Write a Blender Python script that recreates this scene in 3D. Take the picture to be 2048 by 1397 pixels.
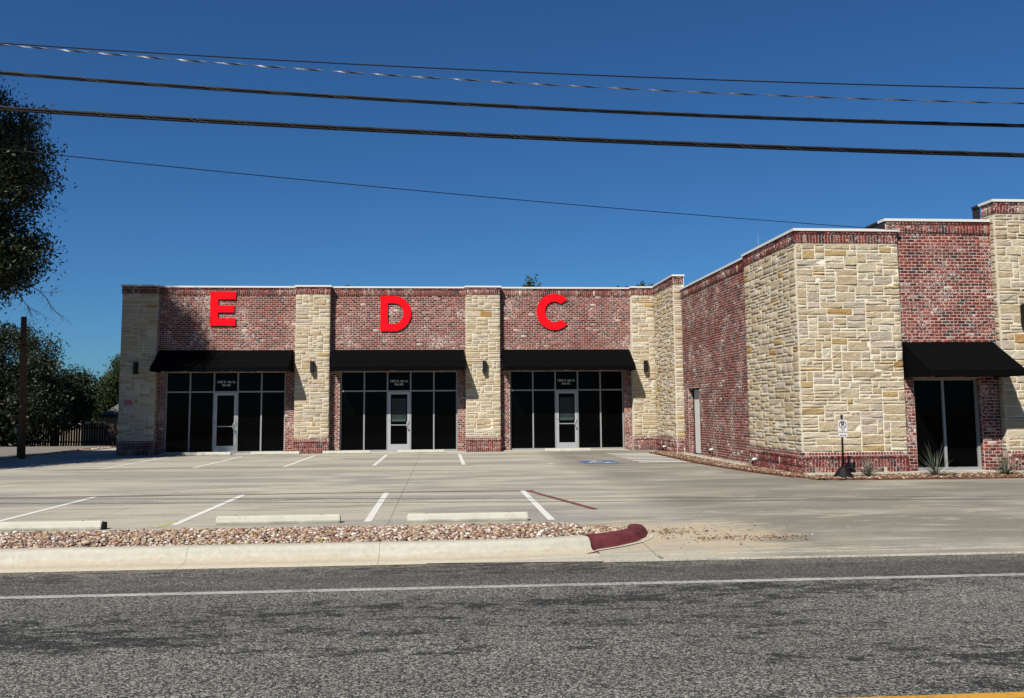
import bpy, math, random
import numpy as np
from mathutils import Matrix, Vector

SC = bpy.context.scene
for o in list(bpy.data.objects):
    bpy.data.objects.remove(o)
COL = SC.collection
R = random.Random(7)
NR = np.random.RandomState(11)
rad = math.radians

# ------------------------------------------------------------------ camera
CX, CZ = 0.0, 1.67
F_PX, CY_PX = 1786.0, 640.0
PIT, ROL, YAW = rad(5.70), rad(0.419), rad(4.55)
rgt = Vector((math.cos(YAW), -math.sin(YAW), 0))
fwd0 = Vector((math.sin(YAW), math.cos(YAW), 0))
fwd = fwd0 * math.cos(PIT) + Vector((0, 0, 1)) * math.sin(PIT)
up0 = -fwd0 * math.sin(PIT) + Vector((0, 0, 1)) * math.cos(PIT)
ax = rgt * math.cos(ROL) - up0 * math.sin(ROL)
ay = rgt * math.sin(ROL) + up0 * math.cos(ROL)
cam = bpy.data.cameras.new('camera')
cam.sensor_fit = 'HORIZONTAL'
cam.sensor_width = 36
cam.lens = F_PX / 2048 * 36
cam.shift_y = -(698.5 - CY_PX) / 2048
cam.clip_start = 0.1
cam.clip_end = 2000
camo = bpy.data.objects.new('camera', cam)
COL.objects.link(camo)
camo.matrix_world = Matrix(((ax.x, ay.x, -fwd.x, 0), (ax.y, ay.y, -fwd.y, 0), (ax.z, ay.z, -fwd.z, CZ), (0, 0, 0, 1)))
SC.camera = camo

# ------------------------------------------------------------------ world, sun, exposure
LD = Vector((.64, 1.0, -1.24)).normalized()          # direction the sunlight travels
SUN_EL = math.asin(-LD.z)
SUN_AZ = math.atan2(-LD.x, -LD.y)                     # clockwise from +Y
w = bpy.data.worlds.new('World')
SC.world = w
w.use_nodes = True
nt = w.node_tree
bg = nt.nodes['Background']
sky = nt.nodes.new('ShaderNodeTexSky')
sky.sky_type = 'NISHITA'
sky.sun_disc = False
sky.sun_elevation = SUN_EL
sky.sun_rotation = SUN_AZ
sky.altitude = 300
sky.air_density = 1.0
sky.dust_density = 0.3
sky.ozone_density = 3.0
tint = nt.nodes.new('ShaderNodeMix')
tint.data_type = 'RGBA'; tint.blend_type = 'MULTIPLY'
tint.inputs[0].default_value = 1.0
tint.inputs[7].default_value = (.245, .52, .80, 1)
nt.links.new(sky.outputs[0], tint.inputs[6])
nt.links.new(tint.outputs[2], bg.inputs[0])
bg.inputs[1].default_value = 0.05
sl = bpy.data.lights.new('sun', 'SUN')
sl.energy = 5.0
sl.angle = rad(0.53)
sl.color = (1.0, 0.94, 0.84)
so = bpy.data.objects.new('sun', sl)
COL.objects.link(so)
so.rotation_euler = LD.to_track_quat('-Z', 'Y').to_euler()
so.location = (-30, -40, 60)
SC.view_settings.view_transform = 'Standard'
SC.view_settings.look = 'None'
SC.view_settings.exposure = 0.92
SC.view_settings.gamma = 1.0
SC.view_settings.use_curve_mapping = False

# ------------------------------------------------------------------ projection helper (only used to rank pieces by size in view)
M_inv = camo.matrix_world.inverted()
def project(p):
    q = M_inv @ Vector(p)
    if q.z > -0.1: return None
    return (1024 + F_PX * q.x / -q.z, CY_PX - F_PX * q.y / -q.z, -q.z)

# ------------------------------------------------------------------ helpers
ROOTLOC = {}
def setp(o, label=None, cat=None, group=None, kind=None):
    if label: o['label'] = label
    if cat: o['category'] = cat
    if group: o['group'] = group
    if kind: o['kind'] = kind
    return o
def link(o, parent=None, world=True):
    COL.objects.link(o)
    if parent is not None:
        o.parent = parent
        if world and parent.name in ROOTLOC:
            o.matrix_parent_inverse = Matrix.Translation(-Vector(ROOTLOC[parent.name]))
    return o
def empty(name, loc, label, cat, group=None, rz=0):
    o = bpy.data.objects.new(name, None)
    o.empty_display_size = .2
    o.location = loc
    o.rotation_euler = (0, 0, rz)
    COL.objects.link(o)
    ROOTLOC[o.name] = loc
    return setp(o, label, cat, group)
def mesh(name, verts, faces, mat, smooth=False):
    me = bpy.data.meshes.new(name)
    me.from_pydata([tuple(v) for v in verts], [], faces)
    if mat: me.materials.append(mat)
    if smooth: me.polygons.foreach_set('use_smooth', [True] * len(me.polygons))
    me.update()
    return me
def fastmesh(name, V, Fq, mat, smooth=False):
    """V (n,3), Fq (m,k) int array with constant k"""
    me = bpy.data.meshes.new(name)
    V = np.asarray(V, dtype=np.float32); Fq = np.asarray(Fq, dtype=np.int32)
    m, k = Fq.shape
    me.vertices.add(len(V)); me.vertices.foreach_set('co', V.ravel())
    me.loops.add(m * k); me.loops.foreach_set('vertex_index', Fq.ravel())
    me.polygons.add(m); me.polygons.foreach_set('loop_start', np.arange(0, m * k, k, dtype=np.int32))
    if smooth: me.polygons.foreach_set('use_smooth', np.ones(m, dtype=bool))
    if mat: me.materials.append(mat)
    me.update(calc_edges=True); me.validate()
    return me
class MB:
    def __init__(s): s.v = []; s.f = []
    def quad(s, a, b, c, d):
        n = len(s.v); s.v += [a, b, c, d]; s.f.append((n, n + 1, n + 2, n + 3)); return s
    def box(s, x0, x1, y0, y1, z0, z1, bev=0):
        n = len(s.v)
        if bev <= 0:
            s.v += [(x0, y0, z0), (x1, y0, z0), (x1, y1, z0), (x0, y1, z0), (x0, y0, z1), (x1, y0, z1), (x1, y1, z1), (x0, y1, z1)]
            s.f += [(n, n+3, n+2, n+1), (n+4, n+5, n+6, n+7), (n, n+1, n+5, n+4), (n+1, n+2, n+6, n+5), (n+2, n+3, n+7, n+6), (n+3, n, n+4, n+7)]
        else:
            b = bev
            # chamfered top and vertical edges
            def ring(i, z): return [(x0+i, y0+i, z), (x1-i, y0+i, z), (x1-i, y1-i, z), (x0+i, y1-i, z)]
            s.v += ring(0, z0) + ring(0, z1 - b) + ring(b, z1)
            s.f.append((n, n+3, n+2, n+1))
            for a in (0, 4):
                for k in range(4):
                    k2 = (k + 1) % 4
                    s.f.append((n+a+k, n+a+k2, n+a+4+k2, n+a+4+k))
            s.f.append((n+8, n+9, n+10, n+11))
        return s
    def tube(s, pts, r, n=8, cap=True):
        pts = [Vector(p) for p in pts]
        rs = r if isinstance(r, (list, tuple)) else [r] * len(pts)
        base = len(s.v)
        t0 = (pts[1] - pts[0]).normalized()
        ref = Vector((0, 0, 1)) if abs(t0.z) < .9 else Vector((1, 0, 0))
        u = t0.cross(ref).normalized()
        for i, p in enumerate(pts):
            if i == 0: t = pts[1] - pts[0]
            elif i == len(pts) - 1: t = pts[-1] - pts[-2]
            else: t = pts[i+1] - pts[i-1]
            t.normalize()
            u = (u - t * u.dot(t)).normalized()
            v = t.cross(u)
            for k in range(n):
                a = 2 * math.pi * k / n
                s.v.append(tuple(p + (u * math.cos(a) + v * math.sin(a)) * rs[i]))
        for i in range(len(pts) - 1):
            for k in range(n):
                k2 = (k + 1) % n
                s.f.append((base+i*n+k, base+i*n+k2, base+(i+1)*n+k2, base+(i+1)*n+k))
        if cap:
            s.f.append(tuple(base + k for k in range(n))[::-1])
            s.f.append(tuple(base + (len(pts)-1)*n + k for k in range(n)))
        return s
    def lathe(s, c, prof, n=20):
        base = len(s.v)
        for r_, z in prof:
            for k in range(n):
                a = 2 * math.pi * k / n
                s.v.append((c[0] + r_ * math.cos(a), c[1] + r_ * math.sin(a), c[2] + z))
        for i in range(len(prof) - 1):
            for k in range(n):
                k2 = (k + 1) % n
                s.f.append((base+i*n+k, base+i*n+k2, base+(i+1)*n+k2, base+(i+1)*n+k))
        s.f.append(tuple(base + k for k in range(n))[::-1])
        s.f.append(tuple(base + (len(prof)-1)*n + k for k in range(n)))
        return s
    def prism(s, poly, y0, y1):
        """polygon in XZ extruded along Y (ccw seen from -Y)"""
        n = len(s.v); m = len(poly)
        s.v += [(x, y0, z) for x, z in poly] + [(x, y1, z) for x, z in poly]
        s.f.append(tuple(range(n, n + m)))
        s.f.append(tuple(range(n + m, n + 2 * m))[::-1])
        for k in range(m):
            k2 = (k + 1) % m
            s.f.append((n+k, n+m+k, n+m+k2, n+k2))
        return s
    def obj(s, name, mat, parent=None, world=True, smooth=False):
        o = bpy.data.objects.new(name, mesh(name, s.v, s.f, mat, smooth))
        return link(o, parent, world)

# ------------------------------------------------------------------ materials
ALB = .56      # colours below are written as they look at exposure 0; this brings them to real-world reflectance
class NT:
    def __init__(s, name, rough=.8, spec=.3, metal=0.0):
        s.m = bpy.data.materials.new(name); s.m.use_nodes = True
        s.t = s.m.node_tree; s.b = s.t.nodes['Principled BSDF']
        s.b.inputs['Roughness'].default_value = rough
        s.b.inputs['Specular IOR Level'].default_value = spec
        s.b.inputs['Metallic'].default_value = metal
        s.g = s.n('ShaderNodeNewGeometry'); s.pos = s.g.outputs['Position']
    def n(s, k, **kw):
        x = s.t.nodes.new(k)
        for a, b in kw.items(): setattr(x, a, b)
        return x
    def L(s, a, b): s.t.links.new(a, b)
    def scaled(s, sc, src=None):
        mp = s.n('ShaderNodeMapping'); mp.inputs['Scale'].default_value = sc
        s.L(src or s.pos, mp.inputs['Vector']); return mp.outputs[0]
    def noise(s, scale, detail=3, rough=.55, vec=None, dist=0):
        x = s.n('ShaderNodeTexNoise'); x.inputs['Scale'].default_value = scale
        x.inputs['Detail'].default_value = detail; x.inputs['Roughness'].default_value = rough
        x.inputs['Distortion'].default_value = dist
        s.L(vec or s.pos, x.inputs['Vector']); return x.outputs['Fac']
    def voro(s, scale, vec=None, feat='F1'):
        x = s.n('ShaderNodeTexVoronoi', feature=feat); x.inputs['Scale'].default_value = scale
        s.L(vec or s.pos, x.inputs['Vector']); return x
    def ramp(s, fac, stops, interp='LINEAR'):
        x = s.n('ShaderNodeValToRGB'); x.color_ramp.interpolation = interp
        e = x.color_ramp.elements
        while len(e) < len(stops): e.new(0.5)
        for el, (p, c) in zip(e, stops):
            el.position = p
            el.color = (c, c, c, 1) if isinstance(c, (int, float)) else (*c, 1)
        s.L(fac, x.inputs[0]); return x.outputs[0]
    def mix(s, fac, a, b, mode='MIX'):
        x = s.n('ShaderNodeMix', data_type='RGBA', blend_type=mode)
        for sock, val in ((x.inputs[0], fac), (x.inputs[6], a), (x.inputs[7], b)):
            if isinstance(val, (int, float)): sock.default_value = val
            elif isinstance(val, tuple): sock.default_value = (*val, 1)
            else: s.L(val, sock)
        return x.outputs[2]
    def math(s, op, a, b=0.0, clamp=False):
        x = s.n('ShaderNodeMath', operation=op); x.use_clamp = clamp
        for sock, val in ((x.inputs[0], a), (x.inputs[1], b)):
            if isinstance(val, (int, float)): sock.default_value = val
            else: s.L(val, sock)
        return x.outputs[0]
    def sep(s):
        x = s.n('ShaderNodeSeparateXYZ'); s.L(s.pos, x.inputs[0]); return x.outputs
    def rand(s):
        """a random number per piece, whether the piece is an object or an island of a joined mesh"""
        oi = s.n('ShaderNodeObjectInfo')
        return s.math('FRACT', s.math('ADD', s.g.outputs['Random Per Island'], oi.outputs['Random']))
    def color(s, c):
        if isinstance(c, tuple): s.b.inputs['Base Color'].default_value = (*[x * ALB for x in c], 1)
        else: s.L(s.mix(1.0, c, (ALB, ALB, ALB), 'MULTIPLY'), s.b.inputs['Base Color'])
        return s
    def bump(s, h, strength=.5, dist=.02):
        x = s.n('ShaderNodeBump'); x.inputs['Strength'].default_value = strength; x.inputs['Distance'].default_value = dist
        s.L(h, x.inputs['Height']); s.L(x.outputs[0], s.b.inputs['Normal']); return s

def m_brick():
    a = NT('tumbled_brick', .88, .2)
    r = a.rand()
    base = a.ramp(r, [(0, (.180, .020, .015)), (.25, (.12, .014, .012)), (.42, (.225, .030, .019)), (.60, (.070, .012, .014)),
                      (.72, (.30, .060, .036)), (.82, (.030, .026, .031)), (.89, (.16, .026, .030)), (.965, (.38, .26, .21)), (.99, (.62, .55, .47))], 'CONSTANT')
    n1 = a.noise(38, 4, .7)
    base = a.mix(a.ramp(n1, [(.3, .75), (.75, 1.25)]), (0, 0, 0), base)
    base2 = a.mix(1.0, base, a.ramp(n1, [(.25, .6), (.8, 1.35)]), 'MULTIPLY')
    sm = a.math('ADD', a.math('MULTIPLY', a.noise(11, 7, .80, dist=1.8), .86), a.math('MULTIPLY', a.noise(1.1, 3, .5), .22))
    c = a.mix(a.ramp(sm, [(.592, 0), (.622, .96)]), base2, (.84, .75, .68))
    c = a.mix(a.ramp(a.noise(34, 3, .6, dist=.5), [(.635, 0), (.665, .95)]), c, (.86, .78, .72))
    a.color(c)
    a.bump(a.math('ADD', n1, a.math('MULTIPLY', sm, .6)), .55, .012)
    return a.m
def m_mortar(name, c0, c1):
    a = NT(name, .95, .1)
    n = a.noise(25, 4, .7)
    a.color(a.mix(n, c0, c1)); a.bump(a.noise(90, 3), .5, .006)
    return a.m
def m_stone():
    a = NT('limestone', .9, .15)
    r = a.rand()
    base = a.ramp(r, [(0, (.66, .54, .365)), (.16, (.74, .64, .47)), (.30, (.63, .505, .33)), (.46, (.70, .595, .43)), (.58, (.62, .54, .42)),
                      (.70, (.67, .555, .37)), (.80, (.68, .57, .46)), (.88, (.80, .73, .56)), (.94, (.60, .44, .215)), (.982, (.56, .34, .13))], 'CONSTANT')
    v = a.scaled((1.0, 1.0, 2.4))
    n0 = a.noise(3.1, 3, .6, dist=.6)
    base = a.mix(a.ramp(n0, [(.64, 0), (.80, .6)]), base, (.60, .37, .13))
    n1 = a.noise(20, 5, .7, dist=1.0)
    base = a.mix(1.0, base, a.ramp(n1, [(.25, .72), (.75, 1.22)]), 'MULTIPLY')
    base = a.mix(a.ramp(a.noise(7, 4, .7, vec=v), [(.58, 0), (.8, .5)]), base, (.62, .57, .45))
    a.color(base)
    mp = a.n('ShaderNodeMapping'); mp.inputs['Rotation'].default_value = (rad(-40), rad(38), rad(0)); mp.inputs['Scale'].default_value = (1, 1, 3.2)
    a.L(a.pos, mp.inputs['Vector'])
    ch = a.noise(15, 4, .65, vec=mp.outputs[0], dist=.8)
    a.bump(a.math('ADD', ch, a.math('MULTIPLY', n1, .5)), .9, .045)
    return a.m
def m_plain(name, c, rough=.6, spec=.4, metal=0, var=.12, scale=6):
    a = NT(name, rough, spec, metal)
    n = a.noise(scale, 4, .6)
    lo = tuple(x * (1 - var) for x in c); hi = tuple(min(1, x * (1 + var)) for x in c)
    a.color(a.mix(n, lo, hi))
    return a.m
def m_asphalt():
    a = NT('chip_seal_asphalt', .9, .25)
    s = a.sep()
    v1 = a.voro(78); rc = a.n('ShaderNodeSeparateColor'); a.L(v1.outputs['Color'], rc.inputs[0])
    v2 = a.voro(170); rc2 = a.n('ShaderNodeSeparateColor'); a.L(v2.outputs['Color'], rc2.inputs[0])
    g = a.math('ADD', a.math('MULTIPLY', rc.outputs[0], .6), a.math('MULTIPLY', rc2.outputs[1], .4))
    streak = a.noise(1.0, 8, .80, vec=a.scaled((2.3, 6.2, 1)), dist=.6)
    tr = a.noise(1.0, 4, .6, vec=a.scaled((.14, .9, 1)))
    wear = a.ramp(a.math('ADD', a.math('MULTIPLY', streak, .6), a.math('MULTIPLY', tr, .4)), [(.525, 0), (.575, 1)])
    coarse = a.ramp(a.noise(16, 4, .8), [(.35, 0), (.65, 1)])
    gg = a.math('SUBTRACT', g, a.math('MULTIPLY', wear, a.math('ADD', .15, a.math('MULTIPLY', coarse, .26))))
    gg = a.math('ADD', gg, a.math('MULTIPLY', a.math('SUBTRACT', a.noise(24, 3, .7), .5), .55))
    chips = a.ramp(gg, [(.10, (.012, .012, .013)), (.32, (.038, .038, .036)), (.48, (.100, .099, .091)), (.62, (.20, .197, .178)), (.80, (.46, .45, .40))])
    dark = a.math('MULTIPLY', wear, .25)
    big = a.noise(.45, 3, .5, vec=a.scaled((.3, 1.5, 1)))
    c = a.mix(1.0, chips, a.ramp(big, [(.3, .80), (.7, 1.16)]), 'MULTIPLY')
    c = a.mix(dark, c, (.020, .020, .025))
    # wheel-worn darker edge strip beyond the fog line, dust by the kerb
    band = a.ramp(s[1], [(0, 0), (1, 0)])
    e1 = a.math('MULTIPLY', a.math('SUBTRACT', s[1], 9.38, True), 1.0)
    edge = a.ramp(a.math('MULTIPLY', e1, 1.0), [(0, 0), (.06, .6), (.75, .62), (1, .1)])
    c = a.mix(a.math('MULTIPLY', edge, a.ramp(a.noise(1.6, 4, .6, vec=a.scaled((.5, 2, 1))), [(.3, .35), (.65, 1)])), c, (.05, .048, .046))
    dust = a.math('MULTIPLY', a.ramp(a.math('SUBTRACT', s[1], 10.15, True), [(0, 0), (.6, .75)]), a.ramp(a.noise(9, 5, .75, vec=a.scaled((.5, 1, 1))), [(.42, 0), (.66, .8)]))
    c = a.mix(dust, c, (.34, .28, .21))
    a.color(c)
    a.bump(a.math('ADD', g, a.math('MULTIPLY', v1.outputs['Distance'], -.6)), .75, .012)
    return a.m
def m_concrete():
    a = NT('lot_concrete', .88, .2)
    s = a.sep()
    oi = a.n('ShaderNodeObjectInfo')
    fine = a.noise(24, 5, .72)
    st = a.noise(1.0, 6, .62, vec=a.scaled((.30, 1.3, 1)), dist=.9)
    st2 = a.noise(1.0, 5, .6, vec=a.scaled((.13, .55, 1)), dist=1.2)
    c = a.mix(st, (.43, .40, .325), (.575, .545, .455))
    c = a.mix(a.ramp(st2, [(.46, 0), (.58, .85)]), c, (.29, .285, .265))
    c = a.mix(a.math('MULTIPLY', oi.outputs['Random'], .25), c, (.37, .33, .27))
    streak = a.noise(1.0, 5, .75, vec=a.scaled((.4, 6.5, 1)), dist=.3)
    c = a.mix(a.ramp(streak, [(.52, 0), (.64, .7)]), c, (.18, .17, .155))
    c = a.mix(a.ramp(a.noise(1.0, 5, .7, vec=a.scaled((.6, 4.0, 1)), dist=.6), [(.60, 0), (.70, .6)]), c, (.58, .55, .48))
    # dark tyre-worn driveway apron and lane
    lane = a.math('MULTIPLY', a.ramp(a.noise(.5, 4, .6, vec=a.scaled((.5, 1.4, 1)), dist=.8), [(.34, .25), (.55, .9)]),
                  a.ramp(a.math('MULTIPLY', a.math('SUBTRACT', s[0], 3.4, True), .5), [(0, .0), (.5, 1)]))
    c = a.mix(lane, c, (.205, .193, .162))
    pt = a.noise(1.0, 6, .7, vec=a.scaled((.42, 1.9, 1)), dist=1.4)
    c = a.mix(a.math('MULTIPLY', a.ramp(pt, [(.54, 0), (.66, .75)]), a.ramp(a.math('MULTIPLY', a.math('SUBTRACT', 17.5, s[1], True), 1.0), [(0, 0), (1, 1)])), c, (.50, .46, .37))
    c = a.mix(1.0, c, a.ramp(fine, [(.3, .80), (.72, 1.16)]), 'MULTIPLY')
    # sand washed up round the kerb return
    dx = a.math('MULTIPLY', a.math('SUBTRACT', s[0], 3.1), .42)
    dy = a.math('MULTIPLY', a.math('SUBTRACT', s[1], 12.1), .62)
    d2 = a.math('ADD', a.math('MULTIPLY', dx, dx), a.math('MULTIPLY', dy, dy))
    sand = a.math('SUBTRACT', a.math('ADD', a.math('MULTIPLY', a.noise(1.0, 6, .7, vec=a.scaled((.9, 3.2, 1)), dist=.8), 2.6), -.35), d2)
    c = a.mix(a.ramp(sand, [(.35, 0), (.85, .85)]), c, a.mix(fine, (.42, .34, .23), (.58, .50, .37)))
    spots = a.ramp(a.voro(.9, feat='F1').outputs['Distance'], [(.02, .6), (.05, 0)])
    c = a.mix(spots, c, (.09, .085, .08))
    a.color(c); a.bump(fine, .25, .004)
    return a.m
def m_kerb():
    a = NT('kerb_concrete', .9, .2)
    s = a.sep()
    n = a.noise(14, 5, .7); n2 = a.noise(1.0, 5, .65, vec=a.scaled((.8, 3, 5)))
    c = a.mix(n2, (.44, .42, .35), (.62, .60, .52))
    low = a.ramp(a.math('ADD', a.math('MULTIPLY', s[2], 4.0), a.math('MULTIPLY', a.noise(2.5, 5, .7, vec=a.scaled((1, 1, 6))), .6)), [(-.35, .55), (.05, 0)])
    c = a.mix(low, c, (.47, .39, .28))
    c = a.mix(1.0, c, a.ramp(n, [(.3, .86), (.7, 1.1)]), 'MULTIPLY')
    a.color(c); a.bump(n, .35, .004)
    return a.m
def m_wstop():
    a = NT('wheel_stop_concrete', .9, .15)
    s = a.sep(); n = a.noise(22, 6, .78); n2 = a.noise(3.2, 5, .7)
    c = a.mix(n2, (.44, .44, .37), (.68, .67, .58))
    c = a.mix(a.ramp(n, [(.56, 0), (.68, .65)]), c, (.26, .26, .21))
    dirt = a.ramp(a.math('ADD', s[2], a.math('MULTIPLY', n2, .06)), [(.035, .75), (.075, 0)])
    c = a.mix(dirt, c, (.20, .185, .14)); a.color(c); a.bump(n, .5, .006)
    return a.m
def m_redpaint():
    a = NT('faded_red_paint', .8, .2)
    n = a.noise(7, 6, .75); n2 = a.noise(1.0, 5, .7, vec=a.scaled((9, 9, 20)))
    c = a.mix(a.ramp(n, [(.35, 0), (.6, 1)]), (.075, .014, .02), (.17, .035, .042))
    c = a.mix(a.ramp(n2, [(.5, 0), (.7, .55)]), c, (.03, .012, .014))
    a.color(c)
    return a.m
def m_linepaint(name, col, under, cover=.62):
    a = NT(name, .75, .3)
    n = a.noise(30, 5, .75); n2 = a.noise(2.2, 4, .6)
    k = a.ramp(a.math('ADD', a.math('MULTIPLY', n, .7), a.math('MULTIPLY', n2, .3)), [(cover - .1, 0), (cover + .06, 1)])
    a.color(a.mix(k, col, under))
    return a.m
def m_pebble():
    a = NT('river_pebble', .75, .3)
    r = a.rand()
    c = a.ramp(r, [(0, (.30, .17, .12)), (.14, (.50, .40, .29)), (.27, (.22, .13, .10)), (.40, (.55, .43, .34)), (.52, (.36, .22, .16)), (.63, (.62, .56, .48)),
                   (.72, (.14, .10, .085)), (.80, (.46, .30, .19)), (.88, (.78, .75, .70)), (.95, (.42, .28, .07))], 'CONSTANT')
    c = a.mix(1.0, c, a.ramp(a.noise(60, 4, .7), [(.3, .75), (.7, 1.2)]), 'MULTIPLY')
    a.color(c)
    return a.m
def m_mulch():
    a = NT('mulch', .9, .1)
    c = a.ramp(a.rand(), [(0, (.20, .10, .055)), (.2, (.30, .16, .09)), (.36, (.11, .065, .045)), (.52, (.38, .26, .17)), (.66, (.24, .12, .075)), (.80, (.50, .42, .33)), (.88, (.16, .10, .07)), (.94, (.60, .54, .46))], 'CONSTANT')
    a.color(c); return a.m
def m_leaf(name, dark, light, tr=.0):
    a = NT(name, .55, .35)
    c = a.ramp(a.rand(), [(0, dark), (.55, tuple((x + y) / 2 for x, y in zip(dark, light))), (.9, light), (1, tuple(x * 1.3 for x in light))])
    c = a.mix(a.noise(.5, 3), c, tuple(x * .7 for x in dark))
    a.color(c)
    if tr:
        t = a.n('ShaderNodeBsdfTranslucent'); a.L(c, t.inputs[0])
        mx = a.n('ShaderNodeMixShader'); mx.inputs[0].default_value = tr
        a.L(a.b.outputs[0], mx.inputs[1]); a.L(t.outputs[0], mx.inputs[2])
        a.L(mx.outputs[0], a.t.nodes['Material Output'].inputs[0])
    return a.m
def m_bark():
    a = NT('bark', .95, .1)
    n = a.noise(1.0, 6, .7, vec=a.scaled((14, 14, 2.5)))
    a.color(a.mix(n, (.035, .025, .018), (.12, .09, .065))); a.bump(n, .8, .03)
    return a.m
def m_pole():
    a = NT('creosoted_wood', .9, .15)
    n = a.noise(1.0, 5, .7, vec=a.scaled((25, 25, 1.3)))
    a.color(a.mix(n, (.09, .045, .028), (.26, .135, .085))); a.bump(n, .6, .01)
    return a.m
def m_ground():
    a = NT('dry_grass_ground', .95, .1)
    n = a.noise(1.2, 6, .7); n2 = a.noise(14, 4, .7)
    c = a.mix(a.ramp(n, [(.35, 0), (.65, 1)]), (.10, .10, .045), (.22, .18, .11))
    c = a.mix(n2, c, (.15, .13, .08)); a.color(c); a.bump(n2, .6, .03)
    return a.m

BRICK = m_brick()
MORT = m_mortar('brick_mortar', (.50, .355, .31), (.74, .60, .53))
STONE = m_stone()
SMORT = m_mortar('stone_mortar', (.86, .80, .67), (.98, .93, .80))
COPING = m_plain('white_coping_metal', (.80, .79, .76), .35, .5, 0, .04, 3)
DARKCAP = m_plain('dark_brown_flashing', (.035, .022, .018), .5, .4)
ALU = m_plain('mill_aluminium', (.40, .41, .42), .45, .4, .2, .08, 8)
ALU_D = m_plain('door_aluminium', (.50, .53, .56), .45, .5, .25, .08, 8)
GLASS = NT('dark_tinted_glass', .04, .05).color((.0016, .0018, .002)).m
BLACKF = m_plain('black_awning_canvas', (.0032, .0032, .0038), .95, .03, 0, .25, 3)
BLACKM = m_plain('black_powder_coat', (.006, .006, .007), .6, .25)
BLACKP = m_plain('black_plastic', (.007, .007, .008), .6, .15)
ROOFM = m_plain('roof_membrane', (.35, .34, .32), .9)
WHITEP = m_plain('white_door_paint', (.76, .76, .73), .5, .4, 0, .05)
CONC = m_concrete()
KERB = m_kerb()
CONCL = m_mortar('pale_concrete', (.46, .43, .36), (.64, .61, .52))
WSTOP = m_wstop()
REDP = m_redpaint()
REDL = m_linepaint('worn_red_line_paint', (.20, .045, .045), (.30, .27, .23), .60)
WLINE = m_linepaint('white_line_paint', (.74, .74, .70), (.45, .42, .37), .68)
FOG = m_linepaint('worn_fog_line_paint', (.46, .46, .43), (.15, .15, .14), .56)
YEL = m_linepaint('yellow_line_paint', (.62, .32, .03), (.25, .14, .04), .60)
YELS = m_linepaint('yellow_spray_paint', (.62, .58, .10), (.36, .34, .28), .52)
BLUE = m_linepaint('blue_parking_paint', (.035, .11, .30), (.25, .27, .28), .58)
ASPH = m_asphalt()
PEB = m_pebble()
MULCH = m_mulch()
SOIL = m_plain('bed_soil', (.16, .10, .07), .95, .1, 0, .3, 20)
BARK = m_bark()
POLEM = m_pole()
GROUND = m_ground()
CABLE = m_plain('cable_jacket', (.009, .009, .011), .7, .15)
LASH = m_plain('lashing_wire', (.085, .085, .09), .7, .2, .0)
REDSIGN = NT('red_sign_face', .85, .08).color((.95, .004, .014)).m
JOINT = m_plain('joint_filler', (.24, .22, .185), .9)
LEAF1 = m_leaf('pecan_leaf', (.022, .036, .009), (.10, .125, .032), .25)
LEAF2 = m_leaf('dark_tree_leaf', (.012, .022, .007), (.055, .085, .022), .25)
LEAF3 = m_leaf('green_tree_leaf', (.03, .055, .012), (.10, .15, .035), .3)
YUC = m_leaf('yucca_leaf', (.07, .095, .06), (.24, .28, .19))
WOODF = NT('weathered_fence_wood', .9, .1)
WOODF.color(WOODF.mix(WOODF.rand(), (.03, .02, .015), (.10, .075, .058))); WOODF = WOODF.m

# ================================================================== GROUND AND ROADS
def sheet(name, xs, ys, zf, mat, kind='structure', parent=None):
    v = [(x, y, zf(x, y)) for y in ys for x in xs]
    nx = len(xs)
    f = [(j*nx+i, j*nx+i+1, (j+1)*nx+i+1, (j+1)*nx+i) for j in range(len(ys)-1) for i in range(nx-1)]
    o = bpy.data.objects.new(name, mesh(name, v, f, mat)); link(o, parent)
    if kind: o['kind'] = kind
    return o
def zg(x, y): return float(np.interp(y, [-300, 13.1, 13.3, 46, 90, 900], [-.30, -.30, -.05, -.05, -1.7, -1.7]))
sheet('ground', [-900, -60, 0, 60, 900], [-300, 0, 13.1, 13.3, 30, 46, 56, 66, 78, 90, 900], zg, GROUND)
ZR = -.13
road = sheet('road', [-150, -20, 0, 20, 150], [-2.5, 5, 10.95], lambda x, y: ZR, ASPH)
def strip(name, x0, x1, y0, y1, z, mat, parent, n=1):
    b = MB()
    for i in range(n):
        a = x0 + (x1-x0)*i/n; c = x0 + (x1-x0)*(i+1)/n
        b.quad((a, y0, z), (c, y0, z), (c, y1, z), (a, y1, z))
    o = b.obj(name, mat, parent); return o
strip('fog_line', -150, 150, 9.23, 9.36, ZR + .004, FOG, road)
strip('yellow_line', -150, 150, 5.45, 5.56, ZR + .004, YEL, road)
strip('yellow_line', -150, 150, 5.19, 5.30, ZR + .004, YEL, road)
sst = sheet('side_street', [-60, -30, -15.75], [11.3, 30, 46.5], lambda x, y: -.02, m_plain('side_street_asphalt', (.21, .195, .17), .9, .2, 0, .15, 1.5))

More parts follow.
